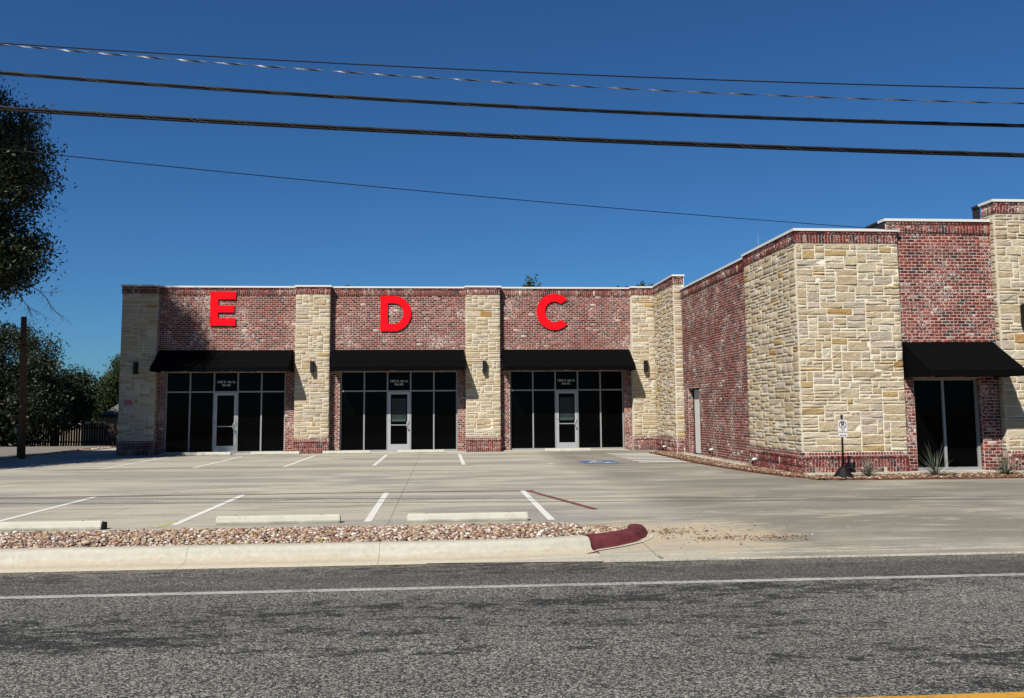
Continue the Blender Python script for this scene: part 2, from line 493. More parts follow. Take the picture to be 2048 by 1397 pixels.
# ---- parking lot made of separate concrete slabs
def zl(x, y):
    return float(-.115 * np.clip((13.0 - y) / 2.05, 0, 1.05)) if x > 1.6 else 0.0
lot = sheet('parking_lot', [-15.2, 1.9], [13.0, 44], lambda x, y: -.035, JOINT)
sheet('joint_bed', [1.95, 10, 24], [10.9, 13, 35.7], lambda x, y: zl(x, y) - .035, JOINT, None, lot)
XE = [-15.15, -10.12, -5.45, -.78, 3.89, 8.56, 13.23, 17.9, 22.6]
YE = [13.04, 18.42, 22.45, 26.55, 31.1, 35.72]
for i in range(len(XE) - 1):
    for j in range(len(YE) - 1):
        x0, x1, y0, y1 = XE[i], XE[i+1], YE[j], YE[j+1]
        cells = [(x0, x1, y0, y1)]
        if j == 0 and x0 >= 3: cells = [(x0, x1, 10.98, y0 + .0), (x0, x1, y0, y1)]
        if j == 0 and abs(x0 + .78) < .01: cells = [(x0, x1, y0, y1), (2.62, x1, 10.98, y0)]
        if x0 > 8.5 and y0 > 19: continue
        if x0 > 8.5 and y0 > 18: cells = [(x0, x1, y0, 20.1)]
        if x0 < 8.56 and x1 > 8.5 and y0 > 26: pass
        for (a, b, c, d) in cells:
            g = .0032
            n = 4
            xs = [a + g + (b-a-2*g)*k/n for k in range(n+1)]; ys = [c + g + (d-c-2*g)*k/n for k in range(n+1)]
            v = [(x, y, zl(x, y)) for y in ys for x in xs]
            f = [(q*(n+1)+p, q*(n+1)+p+1, (q+1)*(n+1)+p+1, (q+1)*(n+1)+p) for q in range(n) for p in range(n)]
            # skirt
            nb = len(v)
            for (x, y) in ((xs[0], ys[0]), (xs[-1], ys[0]), (xs[-1], ys[-1]), (xs[0], ys[-1])):
                v.append((x, y, zl(x, y) - .03))
            cs = [0, n, (n+1)*(n+1)-1, n*(n+1)]
            f += [(nb, nb+1, cs[1], cs[0]), (nb+1, nb+2, cs[2], cs[1]), (nb+2, nb+3, cs[3], cs[2]), (nb+3, nb, cs[0], cs[3])]
            link(bpy.data.objects.new('concrete_slab', mesh('concrete_slab', v, f, CONC)), lot)
for (a, b, c, d) in [(-15.15, -12.35, 35.72, 40), (-15.15, -12.35, 40, 43.9)]:
    MB().box(a+.006, b, c+.006, d-.006, -.03, 0).obj('concrete_slab', CONC, lot)
# apron band and gutter lip along the road
MB().box(2.65, 23, 10.62, 10.97, -.3, -.116).obj('gutter_strip', CONC, lot)
MB().box(1.9, 2.6, 10.62, 10.972, -.3, -.117).obj('gutter_strip', CONC, lot)
apr = sheet('concrete_slab', [1.95, 2.3, 2.615], [10.982, 11.5, 12.4, 13.03], lambda x, y: zl(x, y) - .004, CONC, None, lot)
EDGE = m_linepaint('worn_pale_edge', (.62, .58, .48), (.34, .32, .27), .55)
for ya in (10.975, 10.618):
    MB().box(2.64 if ya > 10.8 else 1.9, 23, ya - .009, ya + .009, -.2, -.1085).obj('gutter_lip', EDGE, lot)
MB().quad((-.2, 10.735, -.1215), (1.9, 10.615, -.1212), (1.9, 10.972, -.1172), (.8, 10.80, -.1172)).obj('gutter_strip', CONC, lot)
# ---- painted markings
ZP = .004
def stripe(pts, wd, mat, name='parking_line', z=ZP):
    (xa, ya), (xb, yb) = pts
    d = Vector((xb-xa, yb-ya, 0)).normalized(); n = Vector((-d.y, d.x, 0)) * wd / 2
    b = MB()
    m = 12
    P = [Vector((xa + (xb-xa)*t/m, ya + (yb-ya)*t/m, 0)) for t in range(m+1)]
    for p, q in zip(P[:-1], P[1:]):
        za, zb = zl(p.x, p.y) + z, zl(q.x, q.y) + z
        b.quad((p-n)[:2] + (za,), (q-n)[:2] + (zb,), (q+n)[:2] + (zb,), (p+n)[:2] + (za,))
    return b.obj(name, mat, lot)
for x in (-12.35, -9.6, -6.80, -3.93, -1.10, 1.66):
    stripe(((x, 13.75 if x < 1 else 13.6), (x, 18.45)), .11, WLINE)
for x in (-12.6, -9.95, -7.30, -4.66, -2.02, .68):
    stripe(((x, 27.35), (x, 33.8)), .11, WLINE)
stripe(((3.35, 27.35), (3.35, 27.6)), .11, WLINE)
stripe(((-15, 18.58), (1.9, 18.5)), .075, REDL, 'fire_lane_line', .006)
stripe(((1.75, 18.5), (2.55, 14.9)), .11, REDL, 'fire_lane_line', .008)
stripe(((-12, 27.25), (1.0, 27.1)), .06, REDL, 'fire_lane_line', .006)
stripe(((3.4, 27.05), (7.4, 26.95)), .05, REDL, 'fire_lane_line', .006)
for k, y in enumerate((33.0, 32.0, 31.1, 30.2, 29.3, 28.4, 27.6)):
    stripe(((6.1, y), (7.7 + .02*k, y - .02)), .30, WLINE, 'hatch_line')
stripe(((-4.12, 13.45), (-4.02, 14.1)), .10, YELS, 'spray_mark')
# accessible parking emblem: blue panel with a white wheelchair symbol, read from the aisle
em = MB().quad((4.35, 27.1, ZP), (5.45, 27.1, ZP), (5.45, 28.6, ZP), (4.35, 28.6, ZP)).obj('accessible_emblem', BLUE, lot)
def flat_tube(path, wd, z):
    b = MB()
    for (xa, ya), (xb, yb) in zip(path[:-1], path[1:]):
        d = Vector((xb-xa, yb-ya)); d.normalize(); n = Vector((-d.y, d.x)) * wd / 2
        b.quad((xa-n.x, ya-n.y, z), (xb-n.x, yb-n.y, z), (xb+n.x, yb+n.y, z), (xa+n.x, ya+n.y, z))
    return b
cx, cy = 4.84, 27.55
ring = [(cx + .27*math.cos(a), cy + .27*math.sin(a)) for a in [rad(100 + 260*k/20) for k in range(21)]]
b = flat_tube(ring, .07, ZP + .004)
for seg in ([(4.80, 28.25), (4.84, 27.75), (5.12, 27.72), (5.22, 27.35), (5.33, 27.38)], [(4.82, 28.0), (5.06, 27.98)]):
    q = flat_tube(seg, .08, ZP + .0045); n = len(b.v); b.v += q.v; b.f += [tuple(i + n for i in f) for f in q.f]
n = len(b.v); m = 12
b.v += [(4.79 + .09*math.cos(2*math.pi*k/m), 28.38 + .09*math.sin(2*math.pi*k/m), ZP + .0048) for k in range(m)]
b.f.append(tuple(range(n, n + m)))
b.obj('wheelchair_symbol', WLINE, em)

# ================================================================== KERBS
def sweep(path, prof, name, mat, parent=None, closed_ends=True, smooth=True):
    """path: list of (x,y); prof: list of (offset to the left of travel, z)"""
    b = MB(); m = len(prof); P = [Vector(p) for p in path]
    for i, p in enumerate(P):
        d = (P[min(i+1, len(P)-1)] - P[max(i-1, 0)]).normalized(); nn = Vector((-d.y, d.x))
        for (o, z) in prof: b.v.append((p.x + nn.x*o, p.y + nn.y*o, z))
    for i in range(len(P) - 1):
        for k in range(m - 1):
            b.f.append((i*m+k, (i+1)*m+k, (i+1)*m+k+1, i*m+k+1))
    if closed_ends:
        n0 = len(b.v); b.v += b.v[:m] + b.v[(len(P)-1)*m:len(P)*m]
        b.f.append(tuple(range(n0, n0 + m))); b.f.append(tuple(n0 + m + k for k in range(m))[::-1])
    me = mesh(name, b.v, b.f, mat, False)
    if smooth:
        for p in me.polygons:
            if len(p.vertices) == 4: p.use_smooth = True
    o = bpy.data.objects.new(name, me); link(o, parent); return o
# profile from road side (right of travel +X is -Y): offsets measured from the kerb back line, + is towards the lot
KP = [(-.62, -.30), (-.62, -.122), (-.40, -.118), (-.30, -.105), (-.255, -.07), (-.235, -.01), (-.215, .025), (-.185, .045), (-.14, .052), (-.02, .052), (0, .045), (0, -.1)]
kerb = empty('road_kerb', (0, 11.4, -.1), 'long pale concrete kerb along the road edge with a red painted rounded end', 'kerb')
def arc(cx, cy, r, a0, a1, n): return [(cx + r*math.cos(rad(a0 + (a1-a0)*k/n)), cy + r*math.sin(rad(a0 + (a1-a0)*k/n))) for k in range(n+1)]
KY = 11.36
segs = [(-40, -30), (-30, -21), (-21, -12.1), (-12.1, -3.02), (-3.02, -.745)]
for a, c in segs:
    n = 8
    if a == -12.1: pth = [(a, KY)] + [(a + .2 + (c-a-.2)*k/n, KY) for k in range(n)] + [(c - .002, KY)]
    else: pth = [(a + .002 + (c-a-.004)*k/n, KY) for k in range(n+1)]
    sweep(pth, KP, 'kerb_section', KERB, kerb)
pth = [(-.743, KY), (.2, KY + .0), (.9, KY + .03), (1.45, KY + .12), (1.80, KY + .24)]
sweep(pth, KP, 'kerb_section', KERB, kerb)
KPR = [(-.42, -.30), (-.42, -.115), (-.36, -.112), (-.29, -.095), (-.25, -.05), (-.22, .01), (-.18, .045), (-.11, .058), (-.02, .055), (.02, .03), (.03, -.1)]
pth = [(1.812, KY + .246), (2.10, KY + .40), (2.36, KY + .60), (2.52, KY + .80), (2.60, KY + 1.02), (2.62, KY + 1.20)]
sweep(pth, KPR, 'kerb_section', REDP, kerb)['label'] = 'kerb return painted dark faded red'
fpath = [(1.80, KY - .20), (2.02, KY - .06), (2.32, KY + .12), (2.60, KY + .34), (2.80, KY + .62), (2.88, KY + .88)]
fb = MB()
for (xa, ya), (xb, yb) in zip(fpath[:-1], fpath[1:]):
    d = Vector((xb-xa, yb-ya)).normalized(); nn = Vector((-d.y, d.x)) * .020
    za, zb = max(zl(xa, ya), -.113) + .006, max(zl(xb, yb), -.113) + .006
    fb.quad((xa-nn.x, ya-nn.y, za), (xb-nn.x, yb-nn.y, zb), (xb+nn.x, yb+nn.y, zb), (xa+nn.x, ya+nn.y, za))
fb.obj('gutter_edge', CONCL, kerb)


# red painted edge of the bed along the right building
bed_edge = [(7.75, 33.6), (7.68, 29.5), (7.62, 27.0), (7.75, 24.6), (7.98, 22.4), (8.30, 20.9), (8.95, 20.02), (9.9, 19.82), (13.2, 19.78), (24, 19.78)]
sweep(bed_edge, [(-.03, -.02), (-.025, .008), (-.015, .011), (.02, .011), (.025, -.02)], 'bed_kerb', m_plain('dull_red_edging', (.20, .075, .06), .9, .1, 0, .3, 4), None)
bk = bpy.data.objects['bed_kerb']; setp(bk, 'low red painted concrete edging curving round the planting bed by the right wall', 'kerb')

# ================================================================== GRAVEL (stuff)
ICO = None
def ico():
    t = (1 + 5 ** .5) / 2
    v = np.array([(-1, t, 0), (1, t, 0), (-1, -t, 0), (1, -t, 0), (0, -1, t), (0, 1, t), (0, -1, -t), (0, 1, -t), (t, 0, -1), (t, 0, 1), (-t, 0, -1), (-t, 0, 1)], float)
    v /= np.linalg.norm(v[0])
    f = np.array([(0, 11, 5), (0, 5, 1), (0, 1, 7), (0, 7, 10), (0, 10, 11), (1, 5, 9), (5, 11, 4), (11, 10, 2), (10, 7, 6), (7, 1, 8), (3, 9, 4), (3, 4, 2), (3, 2, 6), (3, 6, 8), (3, 8, 9), (4, 9, 5), (2, 4, 11), (6, 2, 10), (8, 6, 7), (9, 8, 1)])
    return v, f
IV, IF = ico()
def pebbles(name, pts, size, mat, label, flat=.6):
    n = len(pts)
    s = size * np.exp(NR.normal(0, .33, n))
    sc = np.stack([s * NR.uniform(.9, 1.5, n), s * NR.uniform(.7, 1.1, n), s * NR.uniform(flat*.7, flat*1.2, n)], 1)
    ang = NR.uniform(0, 2*math.pi, n); tilt = NR.normal(0, .35, n)
    V = IV[None] * sc[:, None] * NR.uniform(.86, 1.12, (n, 12, 1))
    ct, st = np.cos(tilt)[:, None], np.sin(tilt)[:, None]
    y = V[..., 1]*ct - V[..., 2]*st; z = V[..., 1]*st + V[..., 2]*ct
    ca, sa = np.cos(ang)[:, None], np.sin(ang)[:, None]
    x = V[..., 0]*ca - y*sa; y2 = V[..., 0]*sa + y*ca
    V = np.stack([x, y2, z], -1) + np.asarray(pts)[:, None]
    Fq = (IF[None] + (np.arange(n) * 12)[:, None, None]).reshape(-1, 3)
    o = bpy.data.objects.new(name, fastmesh(name, V.reshape(-1, 3), Fq, mat, True)); link(o)
    setp(o, label, 'gravel', kind='stuff'); return o
def isl_front(x): return np.interp(x, [-60, .2, .9, 1.45, 1.8, 2.1, 2.36, 2.52], [KY, KY, KY+.03, KY+.12, KY+.24, KY+.40, KY+.6, KY+.8]) + .02
def isl_back(x): return np.interp(x, [-60, 1.6, 2.2, 2.55], [13.02, 13.0, 12.75, 12.45])
n = 19500
x = NR.uniform(-7.6, 2.5, n); f0 = isl_front(x); f1 = isl_back(x)
t = NR.uniform(0, 1, n)
y = f0 + (f1 - f0) * t
z = .015 + .035*np.sin(np.clip(t, 0, 1)*math.pi) + NR.uniform(-.012, .022, n) - .03*(x > 1.9)
pebbles('gravel', np.stack([x, y, z], 1), .0185, PEB, 'brown, pink and white river gravel in the strip between the kerb and the parking stalls')
gx = [-40, -7, 0, .9, 1.45, 1.8, 2.1, 2.36, 2.5]
gv = [(x, float(isl_front(x)) - .02, 0) for x in gx] + [(x, float(isl_back(x)) + .03, 0) for x in gx]
link(bpy.data.objects.new('gravel_bed_soil', mesh('gravel_bed_soil', gv, [(k, k+1, k+10, k+9) for k in range(8)], SOIL)))
bpy.data.objects['gravel_bed_soil']['kind'] = 'structure'
# loose gravel and leaves on the driveway by the kerb end
x = np.concatenate([NR.normal(3.15, .22, 160), NR.uniform(3.4, 4.9, 230), NR.normal(3.5, .5, 150)])
y = np.concatenate([NR.normal(12.35, .12, 160), 11.85 + NR.normal(0, .10, 230), NR.normal(12.1, .35, 150)])
keep = (x > 2.85) & (y < 13.0) & (y > 11.1); x, y = x[keep], y[keep]
zz = np.array([zl(a, b_) for a, b_ in zip(x, y)]) + .004
pebbles('scattered_grit', np.stack([x, y, zz], 1), .012, MULCH, 'sparse grit and leaf crumbs scattered on the sandy driveway past the red kerb end', .35)
# bed by right buildings
bx = [p[0] for p in bed_edge[:7]]; by = [p[1] for p in bed_edge[:7]]
n = 5200
yy = NR.uniform(20.0, 33.4, n); xl = np.interp(-yy, [-b_ for b_ in by], bx) + .1
xr = np.where(yy < 24.9, 8.70, np.where(yy < 32.3, 8.86, 8.58))
x1 = xl + (xr - xl) * NR.uniform(0, 1, n); 
n2 = 5200
x2 = NR.uniform(8.5, 17.0, n2); y2 = NR.uniform(19.9, 21.12, n2); ok = ~((x2 < 9.0) & (y2 < 20.1))
px = np.concatenate([x1, x2[ok]]); py = np.concatenate([yy, y2[ok]])
pebbles('mulch_gravel', np.stack([px, py, .03 + NR.uniform(-.01, .02, len(px))], 1), .021, MULCH, 'rusty mulch and small stones filling the bed at the foot of the right building', .5)
v = [(p[0]+.05, p[1], .022) for p in bed_edge] + [(24, 21.3, .022), (8.7, 21.3, .022), (8.8, 33.6, .022)]
o = bpy.data.objects.new('planting_bed', mesh('planting_bed', v, [tuple(range(len(v)))[::-1]], SOIL)); link(o); o['kind'] = 'structure'
# left bed strip between lot and side street
n = 2600
yy = NR.uniform(20, 43.5, n); xx = NR.uniform(-15.62, -15.25, n)
pebbles('verge_gravel', np.stack([xx, yy, np.full(n, .03)], 1), .035, PEB, 'thin strip of pale gravel between the parking lot and the side street', .6)
MB().box(-15.22, -15.15, 13, 44, -.1, .03).obj('verge_kerb', KERB)
setp(bpy.data.objects['verge_kerb'], 'thin pale concrete edging beside the left gravel strip', 'kerb')
MB().box(-15.74, -15.66, 13, 46.5, -.1, .06).obj('street_kerb', REDP)
setp(bpy.data.objects['street_kerb'], 'red painted kerb of the side street at far left', 'kerb')
sheet('verge_soil', [-15.66, -15.22], [13, 44], lambda x, y: .008, SOIL)

# ================================================================== BUILDING
B = empty('retail_building', (0, 35.75, 0), 'long single-storey shop building of red brick and cream limestone with white roof coping', 'building')
PIECES = []      # dict(kind, c, U, N, w, h, d, core)
def U3(d): return {'x': Vector((1, 0, 0)), 'y': Vector((0, -1, 0)), 'X': Vector((1, 0, 0))}[d]
# a face is (origin on the plane at z=0, U along, N outward)
def FACE(o, u, n): return (Vector(o), Vector(u), Vector(n))
def addp(kind, core, face, u0, u1, z0, z1, d, off=0.0, prot=0.0):
    O, U, N = face
    c = O + U * (u0 + u1) / 2 + N * prot; c = Vector((c.x, c.y, (z0 + z1) / 2))
    PIECES.append(dict(kind=kind, c=c, U=U, N=N, w=u1-u0, h=z1-z0, d=d, core=core))
BW, BH, J = .2032, .0794, .0125
def bricks(core, face, W, z0, z1, holes=(), phase=0.0, u_start=0.0, d=.05):
    nrow = int(round((z1 - z0) / BH)); bh = (z1 - z0) / nrow
    for r_ in range(nrow):
        za, zb = z0 + r_*bh, z0 + (r_+1)*bh; zm = (za+zb)/2
        spans = [(u_start, W)]
        for (h0, h1, hz0, hz1) in holes:
            if hz0 < zm < hz1:
                ns = []
                for a, b_ in spans:
                    if h1 <= a or h0 >= b_: ns.append((a, b_)); continue
                    if h0 > a: ns.append((a, h0))
                    if h1 < b_: ns.append((h1, b_))
                spans = ns
        for a, b_ in spans:
            u = a - ((a + phase + (BW/2 if r_ % 2 else 0)) % BW)
            while u < b_ - .001:
                x0, x1 = max(u, a), min(u + BW, b_)
                if x1 - x0 > .035:
                    addp('brick', core, face, x0 + J/2, x1 - J/2, za + J/2, zb - J/2, d, prot=R.uniform(-.003, .002))
                u += BW
def soldiers(core, face, W, z0, z1, d=.05, prot=0.0, cell=BH):
    n = max(1, int(round(W / cell))); c = W / n
    for k in range(n):
        addp('brick', core, face, k*c + J/2, (k+1)*c - J/2, z0 + J/2, z1 - J/2, d, prot=prot + R.uniform(-.002, .002))
def stones(core, face, W, z0, z1, seed, cu=.082, d=.045, prot=0.0):
    rr = random.Random(seed)
    nx = max(2, int(round(W / cu))); nz = int(round((z1 - z0) / cu)); cw, chh = W/nx, (z1-z0)/nz
    g = [[False]*nx for _ in range(nz)]
    for j in range(nz):
        i = 0
        while i < nx:
            if g[j][i]: i += 1; continue
            run = 0
            while i + run < nx and not g[j][i+run]: run += 1
            hh = rr.choice([1, 1, 1, 2, 2, 2, 2, 3]); hh = min(hh, nz - j)
            if nz - j - hh == 0: pass
            want = rr.choice([2, 3, 4, 5, 6, 7, 8, 9] if hh < 3 else [3, 4, 5, 6, 7])
            if hh == 1 and want < 3: want = 3
            ww = min(want, run)
            if run - ww == 1: ww = run
            for q in range(1, hh):
                if any(g[j+q][i:i+ww]): hh = q; break
            for q in range(hh):
                for p in range(ww): g[j+q][i+p] = True
            jt = .0088
            addp('stone', core, face, i*cw + jt, (i+ww)*cw - jt, z0 + j*chh + jt, z0 + (j+hh)*chh - jt, d, prot=prot + rr.uniform(-.003, .006))
            i += ww
def core(name, mat, boxes, label=None):
    b = MB()
    for bx_ in boxes: b.box(*bx_)
    o = b.obj(name, mat, B)
    if label: o['label'] = label
    return o
ZTOP = 6.58; CT = .065
def band_top(cr, face, W, ztop, prot=.025, ext=0.0):
    """header course and soldier course below the coping"""
    zc = ztop - CT
    soldiers(cr, face, W, zc - .082, zc, prot=prot + .012, d=.08)
    soldiers(cr, face, W, zc - .292, zc - .084, prot=prot, d=.08)
    return zc - .294
def band_base(cr, face, W, prot=.03):
    soldiers(cr, face, W, .49, .568, prot=prot - .008, d=.08)
    soldiers(cr, face, W, .405, .487, prot=prot + .012, d=.08)
    soldiers(cr, face, W, .203, .403, prot=prot, d=.08)
    soldiers(cr, face, W, .0, .201, prot=prot, d=.08)
    return .572
def coping(x0, x1, y0, y1, ztop, name='coping', mat=None, joints=3.0, axis='x'):
    b = MB(); L = (x1-x0) if axis == 'x' else (y1-y0); n = max(1, int(round(L / joints)))
    for k in range(n):
        if axis == 'x': b.box(x0 + L*k/n + .002, x0 + L*(k+1)/n - .002, y0, y1, ztop - CT, ztop)
        else: b.box(x0, x1, y0 + L*k/n + .002, y0 + L*(k+1)/n - .002, ztop - CT, ztop)
    return b.obj(name, mat or COPING, B)
YB, YP = 35.75, 35.45
def fx(x0, y): return FACE((x0, y, 0), (1, 0, 0), (0, -1, 0))          # faces the camera
def fl(x, y_far): return FACE((x, y_far, 0), (0, -1, 0), (-1, 0, 0))    # faces left (-X); u grows towards the camera
def fr(x, y_near): return FACE((x, y_near, 0), (0, 1, 0), (1, 0, 0))    # faces right (+X); u grows away
MD = .006    # mortar depth behind the brick face
# pillars of the left wing
pil = [(-12.33, -11.0), (-5.70, -4.37), (.98, 2.34), (7.68, 8.62)]
for k, (a, c) in enumerate(pil):
    last = k == 3
    p = core('stone_pillar', SMORT, [(a + .004, c - (.0 if last else .004), YP + .004, YB + .3, 0.55, ZTOP - CT - .29)],
             ['limestone pillar at the left corner, mottled by tree shade', 'limestone pillar between suites E and D', 'limestone pillar between suites D and C', 'narrow limestone pillar in the inner corner beside suite C'][k])
    q = core('brick_band', MORT, [(a - .018, c + (.0 if last else .018), YP - .018, YB + .3, 0, .56)]); core('brick_band', MORT, [(a - .018, c + (.0 if last else .018), YP - .013, YB + .3, ZTOP - CT - .29, ZTOP - CT - .002)])
    W = c - a
    band_base(q, fx(a - .02, YP), W + (.02 if last else .04))
    zt = band_top(q, fx(a - .02, YP), W + (.02 if last else .04), ZTOP)
    stones(p, fx(a, YP), W, .575, zt, 100 + k)
    if not last:
        stones(p, fr(c - .002, YP + .05), .25, .575, zt, 120 + k, prot=.0, d=.04)
        soldiers(q, fr(c + .0, YP + .06), .24, .203, .403, prot=.02); soldiers(q, fr(c, YP + .06), .24, 0, .201, prot=.02)
        soldiers(q, fr(c, YP + .06), .24, ZTOP - CT - .292, ZTOP - CT - .084, prot=.02)
        soldiers(q, fr(c, YP + .06), .24, .405, .487, prot=.02); soldiers(q, fr(c, YP + .06), .24, .49, .568, prot=.015)
        soldiers(q, fr(c, YP + .06), .24, ZTOP - CT - .082, ZTOP - CT, prot=.02)
    coping(a - .06, c + (.02 if last else .06), YP - .06, YB + .32, ZTOP + .001)
# brick bays
bays = [('E', -11.0, -5.70, -10.72, -6.10), ('D', -4.37, .98, -3.99, .655), ('C', 2.34, 7.68, 2.735, 7.38)]
ZH = 3.22
SF = {}
for nm, a, c, o0, o1 in bays:
    zc = ZTOP - CT
    w_ = core('brick_wall', MORT, [(a, c, YB + MD, YB + .3, ZH, zc - .003), (a, o0, YB + MD, YB + .299, 0, ZH), (o1, c, YB + MD, YB + .299, 0, ZH),
                                   (a, c, YB - .012, YB + MD, zc - .292, zc - .004)],
              'brick wall bay of suite ' + nm)
    zt = band_top(w_, fx(a, YB), c - a, ZTOP)
    bricks(w_, fx(a, YB), c - a, 0, zt, holes=[(o0 - a, o1 - a, 0, ZH)], phase=R.uniform(0, .2))
    # jamb returns inside the opening (one header wide)
    bricks(w_, fr(o0 + .007, YB + .012), .105, 0, ZH - .01, phase=0)
    bricks(w_, FACE((o1 - .007, YB + .117, 0), (0, -1, 0), (-1, 0, 0)), .105, 0, ZH - .01, phase=0)
    coping(a - .06, c + .06, YB - .06, YB + .32, ZTOP, joints=2.6)
# ---- inner block (stone projection in the corner): side face X=8.62, Y 35.45..32.35, front face to X 8.97
XS1, YF1, ZB1 = 8.60, 32.35, 6.60
p = core('stone_pillar', SMORT, [(XS1 + .004, 8.965, YF1 + .004, YP + .29, .55, ZB1 - CT - .29)], 'limestone projection facing left at the inner corner')
q = core('brick_band', MORT, [(XS1 - .018, 8.965, YF1 - .018, YP + .25, 0, .56)]); core('brick_band', MORT, [(XS1 - .013, 8.965, YF1 - .013, YP + .25, ZB1 - CT - .29, ZB1 - CT - .002)])
f_ = fl(XS1, YP - .02); W = YP - .02 - YF1
band_base(q, f_, W + .0); zt = band_top(q, f_, W, ZB1)
stones(p, f_, W - .06, .575, zt, 201)
f_ = fx(XS1, YF1); band_base(q, f_, .32); band_top(q, f_, .38, ZB1); stones(p, f_, .32, .575, zt, 202)
coping(XS1 - .06, XS1 + .30, YF1 - .06, YP - .06, ZB1 + .001, axis='y', joints=3.4)
coping(XS1 + .302, XS1 + .42, YF1 - .06, YF1 + .3, ZB1 + .001)
MB().box(XS1 + .375, XS1 + .40, YF1 - .02, YF1 + .5, 6.1, ZB1 - CT).obj('parapet_return', COPING, B)
# ---- long brick side wall X=8.88, Y 24.9..32.35
XS, YS0, YS1, ZS = 8.88, 32.33, 24.96, 6.07
DY0, DY1, DZ = 31.75, 30.34, 2.36      # door opening (far, near), head
w_ = core('brick_wall', MORT, [(XS + MD, XS + .3, YS1, DY1, 0, ZS - CT - .003), (XS + MD, XS + .3, DY0, YS0, 0, ZS - CT - .003), (XS + MD, XS + .3, DY1, DY0, DZ, ZS - CT - .004),
                               (XS - .012, XS + MD, YS1, YS0, ZS - CT - .292, ZS - CT - .004)], 'long side wall of whitewashed red brick facing left')
f_ = fl(XS, YS0)
zt = band_top(w_, f_, YS0 - YS1, ZS)
bricks(w_, f_, YS0 - YS1, .0, zt, holes=[(YS0 - DY0, YS0 - DY1, 0, DZ)])
bricks(w_, FACE((XS + .01, DY0 - .007, 0), (1, 0, 0), (0, -1, 0)), .2, 0, DZ)       # far jamb
coping(XS - .06, XS + .34, YS1 - .0, YS0 + .02, ZS, axis='y')
d_ = MB().box(XS + .215, XS + .26, DY1 + .35, DY0 - .06, .06, DZ - .05).obj('door', WHITEP, B); d_['label'] = 'plain white service door in the side wall'
MB().box(XS + .19, XS + .27, DY0 - .055, DY0 - .002, .03, DZ - .002).box(XS + .19, XS + .27, DY1, DY0 - .056, DZ - .05, DZ - .002).obj('door_frame', BLACKM, d_)
MB().box(XS + .20, XS + .215, DY1 + .42, DY1 + .50, .98, 1.06).obj('handle', ALU, d_)
MB().box(XS + .26, XS + .3, DY1, DY0, 0, DZ).obj('back_panel', WHITEP, d_)
# ---- big stone block: side X=8.73, Y 24.95..21.2; front Y=21.2, X 8.73..11.36
X2, X2R, Y2F, Y2B, Z2 = 8.73, 11.36, 21.20, 24.97, 6.07
p = core('stone_wall', SMORT, [(X2 + .004, X2R - .004, Y2F + .004, Y2F + .4, .55, Z2 - CT - .29), (X2 + .004, X2 + .4, Y2F + .4, Y2B, .55, Z2 - CT - .29)], 'tall block of rough limestone at the building corner nearest the road')
q = core('brick_band', MORT, [(X2 - .018, X2R - .004, Y2F - .018, Y2F + .4, 0, .56), (X2 - .018, X2 + .4, Y2F + .4, Y2B, 0, .56)])
core('brick_band', MORT, [(X2 - .013, X2R - .004, Y2F - .013, Y2F + .4, Z2 - CT - .29, Z2 - CT - .002), (X2 - .013, X2 + .4, Y2F + .4, Y2B, Z2 - CT - .29, Z2 - CT - .002)])
f_ = fl(X2, Y2B); W = Y2B - Y2F
band_base(q, f_, W - .0); zt = band_top(q, f_, W - .0, Z2); stones(p, f_, W - .055, .575, zt, 311)
f_ = fx(X2 - .0, Y2F); W = X2R - X2
band_base(q, fx(X2 - .03, Y2F), W + .03); band_top(q, fx(X2 - .03, Y2F), W + .03, Z2); stones(p, f_, W, .575, zt, 347)
# far end return of the block (faces away) and coping
coping(X2 - .06, X2 + .34, Y2F + .345, Y2B + .05, Z2 + .001, axis='y')
coping(X2 - .06, X2R + .06, Y2F - .06, Y2F + .343, Z2 + .001)
MB().tube([(X2 + .1, 24.0, Z2), (X2 + .1, 24.0, Z2 + .42)], .006, 6).obj('lightning_rod', ALU, B)
# ---- brick bay 3: Y=21.30
Y3, X3R, Z3 = 21.30, 13.87, 6.36
WX0, WX1, WZ0, WZ1 = 11.66, 13.38, .08, 2.36
w_ = core('brick_wall', MORT, [(X2R, X3R, Y3 + MD, Y3 + .3, WZ1, Z3 - CT - .003), (X2R - .25, X2R, Y3 + MD, Y3 + .3, 5.9, Z3 - CT - .003), (X2R, WX0, Y3 + MD, Y3 + .299, 0, WZ1), (WX1, X3R, Y3 + MD, Y3 + .299, 0, WZ1),
                               (X2R - .24, X3R, Y3 - .012, Y3 + MD, Z3 - CT - .292, Z3 - CT - .004)], 'red brick bay above the black awning at the far right')
zt = band_top(w_, fx(X2R - .22, Y3), X3R - X2R + .22, Z3)
bricks(w_, fx(X2R - .0, Y3), X3R - X2R, .0, zt, holes=[(WX0 - X2R, WX1 - X2R, 0, WZ1)], d=.06)
bricks(w_, fr(WX0 + .007, Y3 + .012), .125, .09, WZ1 - .01)
bricks(w_, FACE((WX1 - .007, Y3 + .137, 0), (0, -1, 0), (-1, 0, 0)), .125, .09, WZ1 - .01)
coping(X2R - .28, X3R + .05, Y3 - .06, Y3 + .3, Z3, joints=.55 * 2.6)
MB().box(X2R - .262, X2R - .24, Y3 - .0, Y3 + .9, 5.9, Z3 - CT - .001).box(X2R - .285, X2R - .22, Y3 + .302, Y3 + .95, Z3 - CT, Z3 - .01).obj('parapet_return', DARKCAP, B)
